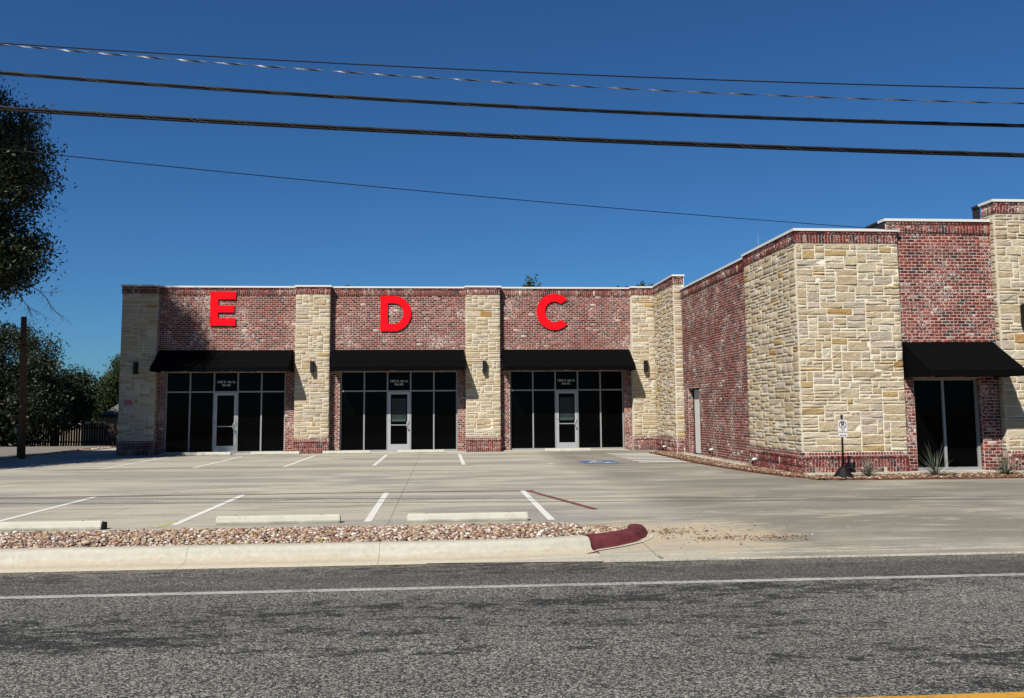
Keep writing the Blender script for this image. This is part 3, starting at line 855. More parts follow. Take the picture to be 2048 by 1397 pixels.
# ---- pillar 4: Y=21.10, X 13.9 ...
X4, Y4, Z4 = 13.88, 21.10, 6.84
p = core('stone_pillar', SMORT, [(X4 + .004, 17.5, Y4 + .004, Y4 + .6, .55, Z4 - CT - .29)], 'limestone pillar cut off by the right edge of the view')
q = core('brick_band', MORT, [(X4 - .018, 17.5, Y4 - .018, Y4 + .6, 0, .56)]); core('brick_band', MORT, [(X4 - .013, 17.5, Y4 - .013, Y4 + .5, Z4 - CT - .29, Z4 - CT - .002)])
f_ = fx(X4 - .02, Y4)
band_base(q, f_, 2.8); zt = band_top(q, f_, 2.8, Z4); stones(p, fx(X4, Y4), 2.8, .575, zt, 404)
stones(p, fl(X4, Y3 + .3), .45, .575, zt, 405)
soldiers(q, fl(X4, Y3 + .3), .47, Z4 - CT - .292, Z4 - CT - .084, prot=.02); soldiers(q, fl(X4, Y3 + .3), .47, Z4 - CT - .082, Z4 - CT, prot=.03)
soldiers(q, fl(X4, Y3 + .0), .18, .203, .403, prot=.02); soldiers(q, fl(X4, Y3), .18, 0, .201, prot=.02)
coping(X4 - .06, 17.6, Y4 - .06, Y4 + .35, Z4, joints=1.4)
MB().box(X4 - .06, X4 + .0, Y4 + .352, Y4 + .55, Z4 - CT, Z4).obj('coping', COPING, B)
MB().box(X4 - .03, X4 - .01, Y4 + .55, Y4 + .85, 6.0, Z4 - CT - .001).box(X4 - .06, X4 + .0, Y4 + .56, Y4 + .85, Z4 - CT, Z4 - .01).obj('parapet_return', DARKCAP, B)
# roofs, rear mass and foundation ledge
MB().box(-12.3, 8.5, YB + .302, 50, 5.8, 5.9).box(9.2, 17.5, 21.65, 50, 5.3, 5.4).obj('roof', ROOFM, B)
MB().box(-12.3, -12.0, YB + .305, 50, 0, ZTOP - .1).box(-12.0, 17.2, 49.7, 50, 0, ZTOP - .1).box(17.2, 17.5, 21.72, 50, 0, 6.4).obj('rear_wall', MORT, B)
MB().box(8.45, XS - .001, YS1 - .0, 32.30, 0, .05).box(8.55, X2 - .03, 21.4, YS1, 0, .045).box(X2 - .03, 17.5, Y2F - .22, Y2F - .035, 0, .085).box(WX0 - .2, WX1 + .2, Y3 - .10, Y3 + .2, 0, .085).obj('foundation', CONCL, B)
MB().box(-10.9, 7.5, YB - .12, YB + .3, -.02, .035).obj('foundation', CONCL, B)

# ---- build the pieces: the largest in view one by one, the rest joined
def psize(P):
    q = project(P['c'])
    if q is None or not (-20 < q[0] < 2068 and -20 < q[1] < 1417): return -1
    view = (Vector((0, 0, CZ)) - P['c']).normalized()
    return P['w'] * P['h'] * max(0, P['N'].dot(view)) / q[2] ** 2
def brick_tpl(w, h, d, c=.006):
    X, Z = w/2, h/2
    v = [(-X+c, 0, -Z+c), (X-c, 0, -Z+c), (X-c, 0, Z-c), (-X+c, 0, Z-c), (-X, c, -Z), (X, c, -Z), (X, c, Z), (-X, c, Z), (-X, d, -Z), (X, d, -Z), (X, d, Z), (-X, d, Z)]
    return np.array(v)
BF = np.array([(0, 1, 2, 3)] + [(a+k, a+(k+1) % 4, (k+1) % 4 + a-4, a+k-4) for a in (4, 8) for k in range(4)])
BF = np.array([(0, 1, 2, 3)] + [(a + k, a + (k+1) % 4, a - 4 + (k+1) % 4, a - 4 + k) for a in (4, 8) for k in range(4)])
def stone_tpl(w, h, d):
    nx = 5 if w > .32 else 4; nz = 4 if h > .13 else 3
    xs = np.linspace(-w/2, w/2, nx+1); zs = np.linspace(-h/2, h/2, nz+1)
    xs[1:-1] = np.linspace(-w/2 + .022, w/2 - .022, nx-1); zs[1:-1] = np.linspace(-h/2 + .018, h/2 - .018, nz-1)
    v = []; 
    sl = NR.normal(0, .030); sz = NR.normal(0, .05)
    for j, z in enumerate(zs):
        for i, x_ in enumerate(xs):
            edge = i in (0, nx) or j in (0, nz)
            y_ = .0025 + NR.uniform(-.003, .003) if edge else -.004 - NR.uniform(0, .014) + sl*x_ + sz*z
            v.append((x_ + NR.normal(0, .0022 if edge else .006), y_, z + NR.normal(0, .0022 if edge else .005)))
    m = nx + 1
    f = [(j*m+i, j*m+i+1, (j+1)*m+i+1, (j+1)*m+i) for j in range(nz) for i in range(nx)]
    nb = len(v); ring_ = [0, nx, m*(nz+1)-1, m*nz]
    per = list(range(0, nx)) + [nx + m*k for k in range(nz)] + [m*nz + nx - k for k in range(nx)] + [m*(nz-k) for k in range(nz)]
    for p_ in per: v.append((v[p_][0], d, v[p_][2]))
    L_ = len(per)
    for k in range(L_):
        k2 = (k+1) % L_
        f.append((nb+k, nb+k2, per[k2], per[k]))
    return np.array(v), f
def basis(P):
    # local x = U, local -y = N, local z up ; make right handed
    U, N = P['U'], P['N']
    Yl = -N
    if U.cross(Yl).z < 0: U = -U
    return U, Yl
for kind, LIM in (('brick', 300), ('stone', 300)):
    L_ = [P for P in PIECES if P['kind'] == kind]
    L_.sort(key=psize, reverse=True)
    mcache = {}
    restV, restF, nv = [], [], 0
    for idx, P in enumerate(L_):
        U, Yl = basis(P)
        if kind == 'brick':
            if idx < LIM:
                key = (round(P['w'], 3), round(P['h'], 3), P['d'])
                if key not in mcache:
                    t = brick_tpl(P['w'], P['h'], P['d']); mcache[key] = mesh('brick', t, [tuple(int(i) for i in f) for f in BF], BRICK)
                me = mcache[key]
            else:
                t = brick_tpl(P['w'], P['h'], P['d'])
                Wm = np.array([U[:], Yl[:], (0, 0, 1)])
                restV.append(t @ Wm + np.array(P['c'][:])); restF.append(BF + nv); nv += 12
                continue
        else:
            t, f = stone_tpl(P['w'], P['h'], P['d'])
            if idx < LIM: me = mesh('stone', t, f, STONE)
            else:
                Wm = np.array([U[:], Yl[:], (0, 0, 1)])
                restV.append(t @ Wm + np.array(P['c'][:])); restF.append(np.array(f) + nv); nv += len(t)
                continue
        o = bpy.data.objects.new(kind, me)
        o.matrix_basis = Matrix(((U.x, Yl.x, 0, P['c'].x), (U.y, Yl.y, 0, P['c'].y), (U.z, Yl.z, 1, P['c'].z), (0, 0, 0, 1)))
        link(o, P['core'])
    if restV:
        o = bpy.data.objects.new(kind, fastmesh(kind, np.concatenate(restV), np.concatenate(restF), BRICK if kind == 'brick' else STONE))
        link(o, B); o['kind'] = 'stuff'

# ------------------------------------------------------------------ text helper
def text_mesh(body, size, mat, extrude=0, offset=0, align='CENTER', spacing=1.0):
    cu = bpy.data.curves.new('text', 'FONT'); cu.body = body; cu.size = size; cu.extrude = extrude; cu.offset = offset
    cu.align_x = align; cu.align_y = 'CENTER'; cu.space_character = spacing; cu.resolution_u = 3
    o = bpy.data.objects.new('text', cu); COL.objects.link(o)
    dg = bpy.context.evaluated_depsgraph_get(); dg.update()
    me = bpy.data.meshes.new_from_object(o.evaluated_get(dg)); me.name = 'lettering'
    bpy.data.objects.remove(o); me.materials.clear(); me.materials.append(mat)
    return me
def put_text(body, size, mat, x, y, z, parent, name='lettering', **kw):
    o = bpy.data.objects.new(name, text_mesh(body, size, mat, **kw))
    o.matrix_basis = Matrix.Translation((x, y, z)) @ Matrix.Rotation(rad(90), 4, 'X')
    return link(o, parent)
VINYL = NT('white_vinyl', .6, .2).color((.62, .62, .62)).m
POSTER = NT('poster_face', .5, .3).color((.012, .022, .022)).m
POSTI = NT('poster_ink', .6, .2).color((.045, .075, .072)).m
# ------------------------------------------------------------------ storefronts
YSF = 35.93
for nm, a, c, o0, o1 in bays:
    n = 5; wd = .052; xs = {'E': [-10.69, -9.787, -8.872, -7.957, -7.045, -6.13], 'D': [-3.955, -3.045, -2.13, -1.215, -.295, .62], 'C': [2.77, 3.68, 4.59, 5.50, 6.425, 7.345]}[nm]
    fr_ = MB()
    for k, x_ in enumerate(xs):
        fr_.box(x_ - wd/2, x_ + wd/2, YSF - .03, YSF + .08, .035, ZH - .002)
    sf = fr_.obj('storefront', ALU, B); sf['label'] = 'aluminium and dark glass storefront of suite ' + nm
    ZT_ = 2.415
    for k in range(5):
        x0, x1 = xs[k] + wd/2, xs[k+1] - wd/2
        MB().box(x0, x1, YSF - .026, YSF + .076, ZT_ - .026, ZT_ + .026).obj('transom', ALU, sf)
        MB().box(x0, x1, YSF - .026, YSF + .076, ZH - .06, ZH - .003).obj('transom', ALU, sf)
        MB().box(x0, x1, YSF + .02, YSF + .03, ZT_ + .027, ZH - .061).obj('pane', GLASS, sf)
        if k != 2:
            MB().box(x0, x1, YSF - .026, YSF + .076, .036, .095).obj('sill', ALU, sf)
            MB().box(x0, x1, YSF + .02, YSF + .03, .096, ZT_ - .027).obj('pane', GLASS, sf)
    # door leaf in the middle bay
    x0, x1 = xs[2] + wd/2 + .004, xs[3] - wd/2 - .004; z0, z1 = .05, ZT_ - .032; st = .10; ys0, ys1 = YSF - .034, YSF + .012
    dr = MB()
    dr.box(x0, x0 + st, ys0, ys1, z0, z1).box(x1 - st, x1, ys0, ys1, z0, z1).box(x0 + st, x1 - st, ys0, ys1, z1 - .105, z1).box(x0 + st, x1 - st, ys0, ys1, z0, z0 + .265)
    door = dr.obj('door', ALU_D, B); door['label'] = {'E': 'glass entrance door of suite E', 'D': 'glass entrance door of suite D with a leasing poster', 'C': 'glass entrance door of suite C with a leasing poster'}[nm]
    MB().box(x0 + st, x1 - st, YSF - .012, YSF - .002, z0 + .265, z1 - .105).obj('pane', GLASS, door)
    MB().box(x0 + st + .01, x1 - st - .01, YSF - .032, YSF - .016, 1.05, 1.085).obj('push_bar', ALU, door)
    xh = x1 - .035
    MB().tube([(xh, ys0, 1.22), (xh - .0, ys0 - .05, 1.23), (xh - .055, ys0 - .07, 1.20), (xh - .085, ys0 - .075, 1.12), (xh - .085, ys0 - .075, 1.02), (xh - .055, ys0 - .07, .94), (xh, ys0 - .05, .91), (xh, ys0, .92)], .012, 8).obj('handle', ALU_D, door, smooth=True)
    MB().tube([(xh, ys0 - .012, .84), (xh, ys0 + .0, .84)], .022, 12).obj('lock', BLACKM, door)
    MB().box(x0 + .03, x0 + .05, ys0 - .006, ys0, 1.21, 1.27).obj('hinge_cover', BLACKM, door)
    MB().box(x0, x1, YSF - .06, YSF + .05, .035, .048).obj('threshold', ALU, door)
    xc = (x0 + x1) / 2
    put_text('1009 E. 4th St.', .125, VINYL, xc - .005, YSF + .016, 2.80, sf, offset=.004)
    put_text('Ste #' + nm, .125, VINYL, xc - .005, YSF + .016, 2.68, sf, offset=.004)
    if nm != 'E':
        po = MB().box(xc - .285, xc + .285, YSF - .017, YSF - .0125, 1.20, 2.12).obj('poster', POSTER, door)
        put_text('SPACE', .165, POSTI, xc, YSF - .0185, 2.02, door, offset=.004)
        put_text('FOR LEASE', .105, POSTI, xc, YSF - .0185, 1.90, door, offset=.003)
        b = MB(); rr = random.Random(3)
        for k in range(7):
            zz_ = 1.78 - k * .07
            hw = rr.uniform(.12, .23)
            b.box(xc - hw, xc + hw, YSF - .0182, YSF - .0172, zz_, zz_ + .018)
        b.box(xc - .27, xc + .27, YSF - .0182, YSF - .0172, 1.21, 1.31)
        b.obj('poster_print', POSTI, door)
# window 3
wn = MB().box(WX0, WX0 + .06, Y3 + .14, Y3 + .24, WZ0, WZ1).box(WX1 - .07, WX1, Y3 + .14, Y3 + .24, WZ0, WZ1).box(WX0 + .06, WX1 - .07, Y3 + .14, Y3 + .24, WZ1 - .06, WZ1).box(WX0 + .06, WX1 - .07, Y3 + .14, Y3 + .24, WZ0, WZ0 + .075).box(12.45, 12.51, Y3 + .14, Y3 + .24, WZ0 + .075, WZ1 - .06).obj('window', ALU, B)
wn['label'] = 'tall two-pane dark window under the right awning'
MB().box(WX0 + .06, 12.45, Y3 + .19, Y3 + .2, WZ0 + .075, WZ1 - .06).obj('pane', GLASS, wn)
MB().box(12.51, WX1 - .07, Y3 + .19, Y3 + .2, WZ0 + .075, WZ1 - .06).obj('pane', GLASS, wn)

# ------------------------------------------------------------------ awnings
def awning(W, H, D, loc, label, seams=6, val=.15, rz=0):
    a = empty('awning', loc, label, 'awning', 'black canvas awnings over the shopfronts', rz)
    t = .012
    # slope panels with slightly raised seams
    b = MB()
    for k in range(seams):
        x0 = W*k/seams; x1 = W*(k+1)/seams
        sg = -.010
        for (u0, u1, s0, s1) in ((x0, (x0+x1)/2, 0, sg), ((x0+x1)/2, x1, sg, 0)):
            for (t0, t1) in ((0, .5), (.5, 1)):
                def P(u, tt, s_): return (u, -D*tt, H - (H)*tt + s_*(1 if .1 < tt < .9 else .3))
                b.quad(P(u0, t1, s0), P(u1, t1, s1), P(u1, t0, s1), P(u0, t0, s0))
    b.obj('canopy', BLACKF, a, world=False)
    v = MB()
    m = seams * 2
    for k in range(m):
        x0 = W*k/m; x1 = W*(k+1)/m
        v.box(x0, x1, -D - .006, -D + .0, -val + (.003 if k % 2 else 0), -.001)
    v.obj('valance', BLACKF, a, world=False)
    for x_ in (0, W):
        s_ = MB(); xa, xb = (x_ + .001, x_ + .009) if x_ == 0 else (x_ - .009, x_ - .001)
        pr = [(-D + .002, -val), (0, -val), (0, H - .012), (-D + .002, -.006)]
        n_ = len(s_.v); s_.v += [(xa, y_, z_) for y_, z_ in pr] + [(xb, y_, z_) for y_, z_ in pr]
        s_.f += [(0, 3, 2, 1), (4, 5, 6, 7)] + [(k, (k+1) % 4, 4 + (k+1) % 4, 4 + k) for k in range(4)]
        s_.obj('side_panel', BLACKF, a, world=False)
    fr_ = MB()
    for k in range(4):
        x_ = .04 + (W - .08)*k/3
        fr_.tube([(x_, -D + .03, -.03), (x_, -.02, H - .06)], .013, 6); fr_.tube([(x_, -D + .03, -val + .02), (x_, -.02, -val + .02)], .013, 6)
    fr_.tube([(.02, -D + .03, -val + .02), (W - .02, -D + .03, -val + .02)], .013, 6); fr_.tube([(.02, -D + .03, -.03), (W - .02, -D + .03, -.03)], .013, 6)
    fr_.obj('frame', BLACKM, a, world=False)
    return a
ZA = 3.32
awning(5.12, .73, 1.2, (-10.93, YB - .003, ZA), 'black awning over suite E, its left end in tree shade', 6)
awning(5.14, .73, 1.2, (-4.24, YB - .003, ZA), 'black awning over the middle shopfront, suite D', 6)
awning(5.15, .73, 1.2, (2.46, YB - .003, ZA), 'black awning over suite C beside the inner corner', 6)
awning(2.36, .745, 1.22, (11.41, Y3 - .003, 2.51), 'large near black awning over the tall window at far right', 3)
awning(3.2, .40, .95, (-12.32, 41.6, 3.20), 'black awning on the far left side of the building, seen end-on against trees', 3, rz=rad(-90))

# ------------------------------------------------------------------ wall lamps
def lamp_proto():
    a = empty('wall_lamp', (0, 0, 0), 'x', 'wall lamp', 'black up-down wall lamps on the stone pillars')
    pts = []
    MB().box(-.07, .07, -.03, .0, -.20, .20).obj('wall_plate', BLACKM, a, world=False)
    b = MB(); h = .225
    poly = [(-.075, -.03), (-.075, -.17), (-.055, -.20), (.055, -.20), (.075, -.17), (.075, -.03)]
    n = len(poly)
    b.v += [(x_, y_, -h) for x_, y_ in poly] + [(x_, y_, h) for x_, y_ in poly]
    b.f += [tuple(range(n))[::-1], tuple(range(n, 2*n))] + [(k, (k+1) % n, n + (k+1) % n, n + k) for k in range(n)]
    b.obj('housing', BLACKM, a, world=False)
    MB().box(-.055, .055, -.17, -.05, h, h + .004).box(-.055, .055, -.17, -.05, -h - .004, -h).obj('lens', GLASS, a, world=False)
    return a
def copy_tree(o, parent=None):
    c = o.copy(); COL.objects.link(c); c.parent = parent
    for ch in [x for x in bpy.data.objects if x.parent is o]:
        copy_tree(ch, c)
    return c
lp = lamp_proto()
spots = [((-11.70, YP - .012, 3.33), 'black wall lamp on the shaded leftmost stone pillar', 1), ((-5.02, YP - .012, 3.35), 'black wall lamp on the stone pillar between suites E and D', 1),
         ((1.70, YP - .012, 3.35), 'black wall lamp on the stone pillar between suites D and C', 1), ((8.19, YP - .012, 3.34), 'black wall lamp on the narrow stone pillar right of suite C', 1),
         ((14.49, Y4 - .012, 3.89), 'large black wall lamp cut by the right edge of the view', 1.25)]
for k, (loc, lab, s_) in enumerate(spots):
    o = lp if k == 0 else copy_tree(lp)
    o.location = loc; o['label'] = lab; o.scale = (s_, s_, s_)

# ------------------------------------------------------------------ suite letters
def letter(poly_list, label):
    b = MB()
    for p_ in poly_list: b.prism(p_, 35.690, 35.704)
    o = b.obj('wall_letter', REDSIGN); setp(o, label, 'letter', 'big red suite letters on the brick'); return o
x0, x1, z0, z1 = -9.06, -8.07, 5.0, 6.35
sx = .31; 
letter([[(x0, z0), (x1, z0), (x1, z0+.30), (x0+sx, z0+.30), (x0+sx, 5.53), (x1-.055, 5.53), (x1-.055, 5.81), (x0+sx, 5.81), (x0+sx, z1-.30), (x1, z1-.30), (x1, z1), (x0, z1)]], 'big red letter E above the left awning')
def bow(cx, cz, rx, rz, a0, a1, n=26): return [(cx + rx*math.cos(rad(a0 + (a1-a0)*k/n)), cz + rz*math.sin(rad(a0 + (a1-a0)*k/n))) for k in range(n+1)]
# D : outer minus inner built as a strip of quads
def strip_letter(outer, inner, label, extra=()):
    b = MB(); n = len(outer)
    ya, yb = 35.690, 35.704
    b.v += [(x_, ya, z_) for x_, z_ in outer] + [(x_, ya, z_) for x_, z_ in inner] + [(x_, yb, z_) for x_, z_ in outer] + [(x_, yb, z_) for x_, z_ in inner]
    for k in range(n - 1):
        b.f += [(k, n+k, n+k+1, k+1), (2*n+k, 2*n+k+1, 3*n+k+1, 3*n+k), (k, k+1, 2*n+k+1, 2*n+k), (n+k, 3*n+k, 3*n+k+1, n+k+1)]
    b.f += [(0, 2*n, 3*n, n), (n-1, 2*n-1, 4*n-1, 3*n-1)]
    for p_ in extra: b.prism(p_, ya, yb)
    o = b.obj('wall_letter', REDSIGN); setp(o, label, 'letter', 'big red suite letters on the brick'); return o
x0, x1, z0, z1 = -2.42, -1.20, 4.785, 6.20
cz = (z0+z1)/2; hr = (z1-z0)/2
outer = [(x0+.30, z1)] + bow(x1 - .68, cz, .68, hr, 90, -90) + [(x0+.30, z0)]
inner = [(x0+.30, z1-.29)] + bow(x1 - .68, cz, .37, hr-.29, 90, -90) + [(x0+.30, z0+.29)]
strip_letter(outer, inner, 'big red letter D above the middle awning', [[(x0, z0), (x0+.30, z0), (x0+.30, z1), (x0, z1)]])
cx_, cz, ro = 4.56, 5.565, .735
outer = bow(cx_, cz, .72, ro, 42, 318, 44); inner = bow(cx_ + .01, cz, .39, ro-.31, 50, 310, 44)
strip_letter(outer, inner, 'big red letter C above the right-hand small awning')

# ------------------------------------------------------------------ pillar sign
sg = empty('wall_sign', (-11.97, YP - .03, 1.9), 'small red and white traffic sign plate on the shaded left pillar', 'sign')
SRED = NT('sign_red', .5, .3).color((.42, .02, .02)).m; SWHT = NT('sign_white', .5, .3).color((.62, .62, .62)).m; SINK = NT('sign_ink', .5, .3).color((.02, .02, .03)).m
MB().box(-12.12, -11.82, YP - .035, YP - .03, 1.91, 2.12).obj('red_panel', SRED, sg)
MB().box(-12.12, -11.82, YP - .035, YP - .03, 1.68, 1.908).obj('white_panel', SWHT, sg)
put_text('DO NOT', .072, SWHT, -11.97, YP - .036, 2.06, sg, offset=.001); put_text('ENTER', .085, SWHT, -11.97, YP - .036, 1.965, sg, offset=.001)
put_text('WRONG', .072, SINK, -11.97, YP - .036, 1.85, sg, offset=.002); put_text('WAY', .080, SINK, -11.97, YP - .036, 1.745, sg, offset=.003)

# ------------------------------------------------------------------ wheel stops
def wheel_stop_proto():
    a = empty('wheel_stop', (0, 0, 0), 'x', 'wheel stop', 'concrete wheel stops')
    L_, wb, wt, h = 1.80, .155, .09, .125
    prof = [(-wb/2, 0), (-wb/2, .045), (-wt/2 - .01, h - .015), (-wt/2 + .01, h), (wt/2 - .01, h), (wt/2 + .01, h - .015), (wb/2, .045), (wb/2, 0)]
    b = MB(); xs = [-L_/2, -L_/2 + .02, -.6, -.2, .2, .6, L_/2 - .02, L_/2]; m = len(prof)
    rr = random.Random(5)
    for i, x_ in enumerate(xs):
        s_ = .90 if i in (0, len(xs)-1) else 1
        for (y_, z_) in prof: b.v.append((x_, y_*s_ + rr.uniform(-.002, .002), max(0, z_*s_ + (rr.uniform(-.003, .002) if z_ > 0 else 0))))
    for i in range(len(xs) - 1):
        for k in range(m - 1): b.f.append((i*m+k, i*m+k+1, (i+1)*m+k+1, (i+1)*m+k))
        b.f.append((i*m+m-1, i*m, (i+1)*m, (i+1)*m+m-1))
    b.f += [tuple(range(m))[::-1], tuple((len(xs)-1)*m + k for k in range(m))]
    b.obj('block', WSTOP, a, world=False)
    pn = MB()
    for x_ in (-.62, .62): pn.tube([(x_, 0, h - .01), (x_, 0, h + .004)], .014, 8)
    pn.obj('steel_pin', POLEM, a, world=False)
    return a
ws = wheel_stop_proto()
stops = [(-2.40, 13.72, 'near pale wheel stop left of the middle stall line, behind the gravel', .6), (.40, 13.62, 'near pale wheel stop right of the middle stall line, nearest the red kerb end', 0), (-5.72, 13.42, 'long near wheel stop half out of view at the left edge, its dark end showing', -.6),
         (-8.85, 34.95, 'far wheel stop in tree shade in front of the suite E door', 0), (-6.28, 34.9, 'far wheel stop left of the pillar between suites E and D', .3), (-3.62, 34.95, 'far wheel stop in front of the left panes of suite D', 0),
         (-.78, 35.0, 'far wheel stop in front of the suite D door', 0), (4.92, 34.9, 'far wheel stop in front of the suite C door', 0)]
for k, (x_, y_, lab, rz_) in enumerate(stops):
    o = ws if k == 0 else copy_tree(ws)
    o.location = (x_, y_, 0.0); o['label'] = lab; o.rotation_euler = (0, 0, rad(rz_))
MB().box(-4.83, -4.79, 13.36, 13.50, 0, .10, .012).obj('end_cap', BLACKP, None)
bpy.data.objects['end_cap'].name = 'rubber_bumper'; setp(bpy.data.objects['rubber_bumper'], 'small dark rubber bumper standing at the end of the left wheel stop', 'bumper')

# ------------------------------------------------------------------ no parking sign on cone base
s = empty('parking_sign', (9.33, 20.36, .02), 'white no parking sign on a black post in a black cone base', 'sign')
MB().lathe((9.33, 20.36, .02), [(.235, 0), (.235, .035), (.20, .075), (.155, .135), (.10, .215), (.075, .245), (.05, .255)], 18).obj('base', BLACKP, s)
MB().tube([(9.33, 20.36, .26), (9.345, 20.36, 1.40)], .024, 10).obj('post', BLACKM, s, smooth=True)
MB().lathe((9.345, 20.36, 1.40), [(.02, 0), (.034, .012), (.02, .028), (.034, .045), (.03, .065), (.012, .078)], 10).obj('finial', BLACKM, s)
pl = MB().box(9.22, 9.47, 20.325, 20.330, .955, 1.365).obj('sign_plate', SWHT if False else NT('sign_plate_white', .5, .3).color((.80, .78, .78)).m, s)
SDR = NT('sign_dark_red', .5, .3).color((.09, .012, .02)).m
def sgn(b): return b
bx_ = MB()
for (a_, b_, c_, d_) in ((9.226, 9.464, .961, .967), (9.226, 9.464, 1.353, 1.359)): bx_.box(a_, b_, 20.3235, 20.3245, c_, d_)
for (a_, b_) in ((9.226, 9.232), (9.458, 9.464)): bx_.box(a_, b_, 20.3235, 20.3245, .967, 1.353)
bx_.obj('sign_border', SDR, pl)
cxs, czs = 9.345, 1.245
ringp = MB(); N_ = 28
for k in range(N_):
    a0, a1 = 2*math.pi*k/N_, 2*math.pi*(k+1)/N_
    ringp.quad(*[(cxs + r_*math.cos(a_), 20.3225, czs + r_*math.sin(a_)) for r_, a_ in ((.073, a0), (.090, a0), (.090, a1), (.073, a1))][::-1])
a_ = rad(135); dx_, dz_ = math.cos(a_), math.sin(a_)
ringp.quad(*[(cxs + dx_*t_ + -dz_*w_2, 20.3222, czs + dz_*t_ + dx_*w_2) for t_, w_2 in ((-.078, -.006), (.078, -.006), (.078, .006), (-.078, .006))])
ringp.obj('prohibition_ring', SDR, pl)
put_text('P', .15, SINK, cxs, 20.3232, czs, pl, offset=.006)
put_text('NO', .050, SDR, cxs, 20.3232, 1.118, pl, offset=.001)
put_text('PARKING', .050, SDR, cxs, 20.3232, 1.068, pl, offset=.001)
MB().prism([(cxs - .075, 1.0), (cxs - .045, .982), (cxs - .045, .994), (cxs + .045, .994), (cxs + .045, .982), (cxs + .075, 1.0), (cxs + .045, 1.018), (cxs + .045, 1.006), (cxs - .045, 1.006), (cxs - .045, 1.018)], 20.322, 20.324).obj('double_arrow', SDR, pl)

# ------------------------------------------------------------------ yucca plants
def yucca(loc, n, L_, spread, label, seed, wmax=.018):
    rr = random.Random(seed)
    a = empty('yucca_plant', loc, label, 'plant', 'spiky plants in the bed')
    for k in range(n):
        az = rr.uniform(0, 2*math.pi); el = rad(rr.uniform(*spread)); ln = L_ * rr.uniform(.6, 1.1)
        if el > rad(60): ln *= 1.1
        d = Vector((math.cos(az)*math.cos(el), math.sin(az)*math.cos(el)*.8, math.sin(el)))
        side = Vector((-math.sin(az), math.cos(az), 0))
        m = 6; b = MB(); droop = rr.uniform(.05, .4) * ln * math.cos(el)
        base = Vector((rr.uniform(-.03, .03), rr.uniform(-.03, .03), 0))
        for i in range(m + 1):
            t = i / m
            p_ = base + d * ln * t + Vector((0, 0, -droop * t * t))
            w_l = wmax * (1 - t) ** .7 * (.6 + .4*math.sin(min(1, t*3)*math.pi/2)) * rr.uniform(.9, 1.1)
            up_ = Vector((0, 0, .4 * w_l))
            b.v += [tuple(p_ - side*w_l/2 + up_), tuple(p_), tuple(p_ + side*w_l/2 + up_)]
        for i in range(m):
            q = i*3
            b.f += [(q, q+1, q+4, q+3), (q+1, q+2, q+5, q+4)]
        b.obj('leaf', YUC, a, world=False)
    return a
yucca((9.95, 20.42, .02), 90, .60, (22, 80), 'small tufted grassy plant just right of the no parking sign', 1, .015)
yucca((11.62, 20.45, .02), 74, .86, (10, 76), 'large spiky yucca plant in front of the left half of the window', 2, .019)
yucca((13.32, 20.42, .02), 95, .72, (18, 80), 'medium spiky plant beside the right jamb of the window', 3, .015)
# ------------------------------------------------------------------ small wall pipes
for (x_, y_, z_, r_, mt, lab) in ((XS - .0, 28.9, .30, .036, WHITEP, 'small white clean-out pipe low on the side wall past the white door'), (X2 - .03, 24.35, .24, .040, WHITEP, 'white elbow pipe low on the brick base of the stone block'), (XS1 - .03, 33.9, .20, .036, WHITEP, 'white pipe low on the brick base in the inner corner')):
    a = empty('wall_pipe', (x_, y_, z_), lab, 'pipe')
    MB().tube([(x_ + .0, y_, z_), (x_ - .09, y_, z_), (x_ - .12, y_, z_ - .03)], r_, 10).obj('elbow', mt, a, smooth=True)
    MB().tube([(x_ - .12, y_, z_ - .03), (x_ - .12, y_, z_ - .13)], r_ * .85, 10).obj('outlet', BLACKP, a, smooth=True)

# ------------------------------------------------------------------ overhead cables
def sag(pts, ext=14, n=90):
    """smooth path through control points (x,y,z), extended linearly on both sides"""
    P = np.array(pts, float)
    cy_ = np.polyfit(P[:, 0], P[:, 1], 1); cz_ = np.polyfit(P[:, 0], P[:, 2], 2)
    xs = np.linspace(P[0, 0] - ext, P[-1, 0] + ext, n)
    return [(x_, np.polyval(cy_, x_), np.polyval(cz_, x_)) for x_ in xs]
def offs(path, dz, dy=0): return [(x_, y_ + dy, z_ + dz) for x_, y_, z_ in path]
def helix(path, r_, pitch, thick, ph=0):
    b = MB(); P = [Vector(p_) for p_ in path]; out = []
    acc = 0
    for p_, q_ in zip(P[:-1], P[1:]):
        L_ = (q_ - p_).length; m = max(2, int(L_ / pitch * 9))
        for k in range(m):
            a_ = 2*math.pi*((acc + L_*k/m) / pitch) + ph
            out.append(p_ + (q_ - p_)*k/m + Vector((0, math.cos(a_)*r_, math.sin(a_)*r_)))
        acc += L_
    b.tube(out, thick, 4); return b
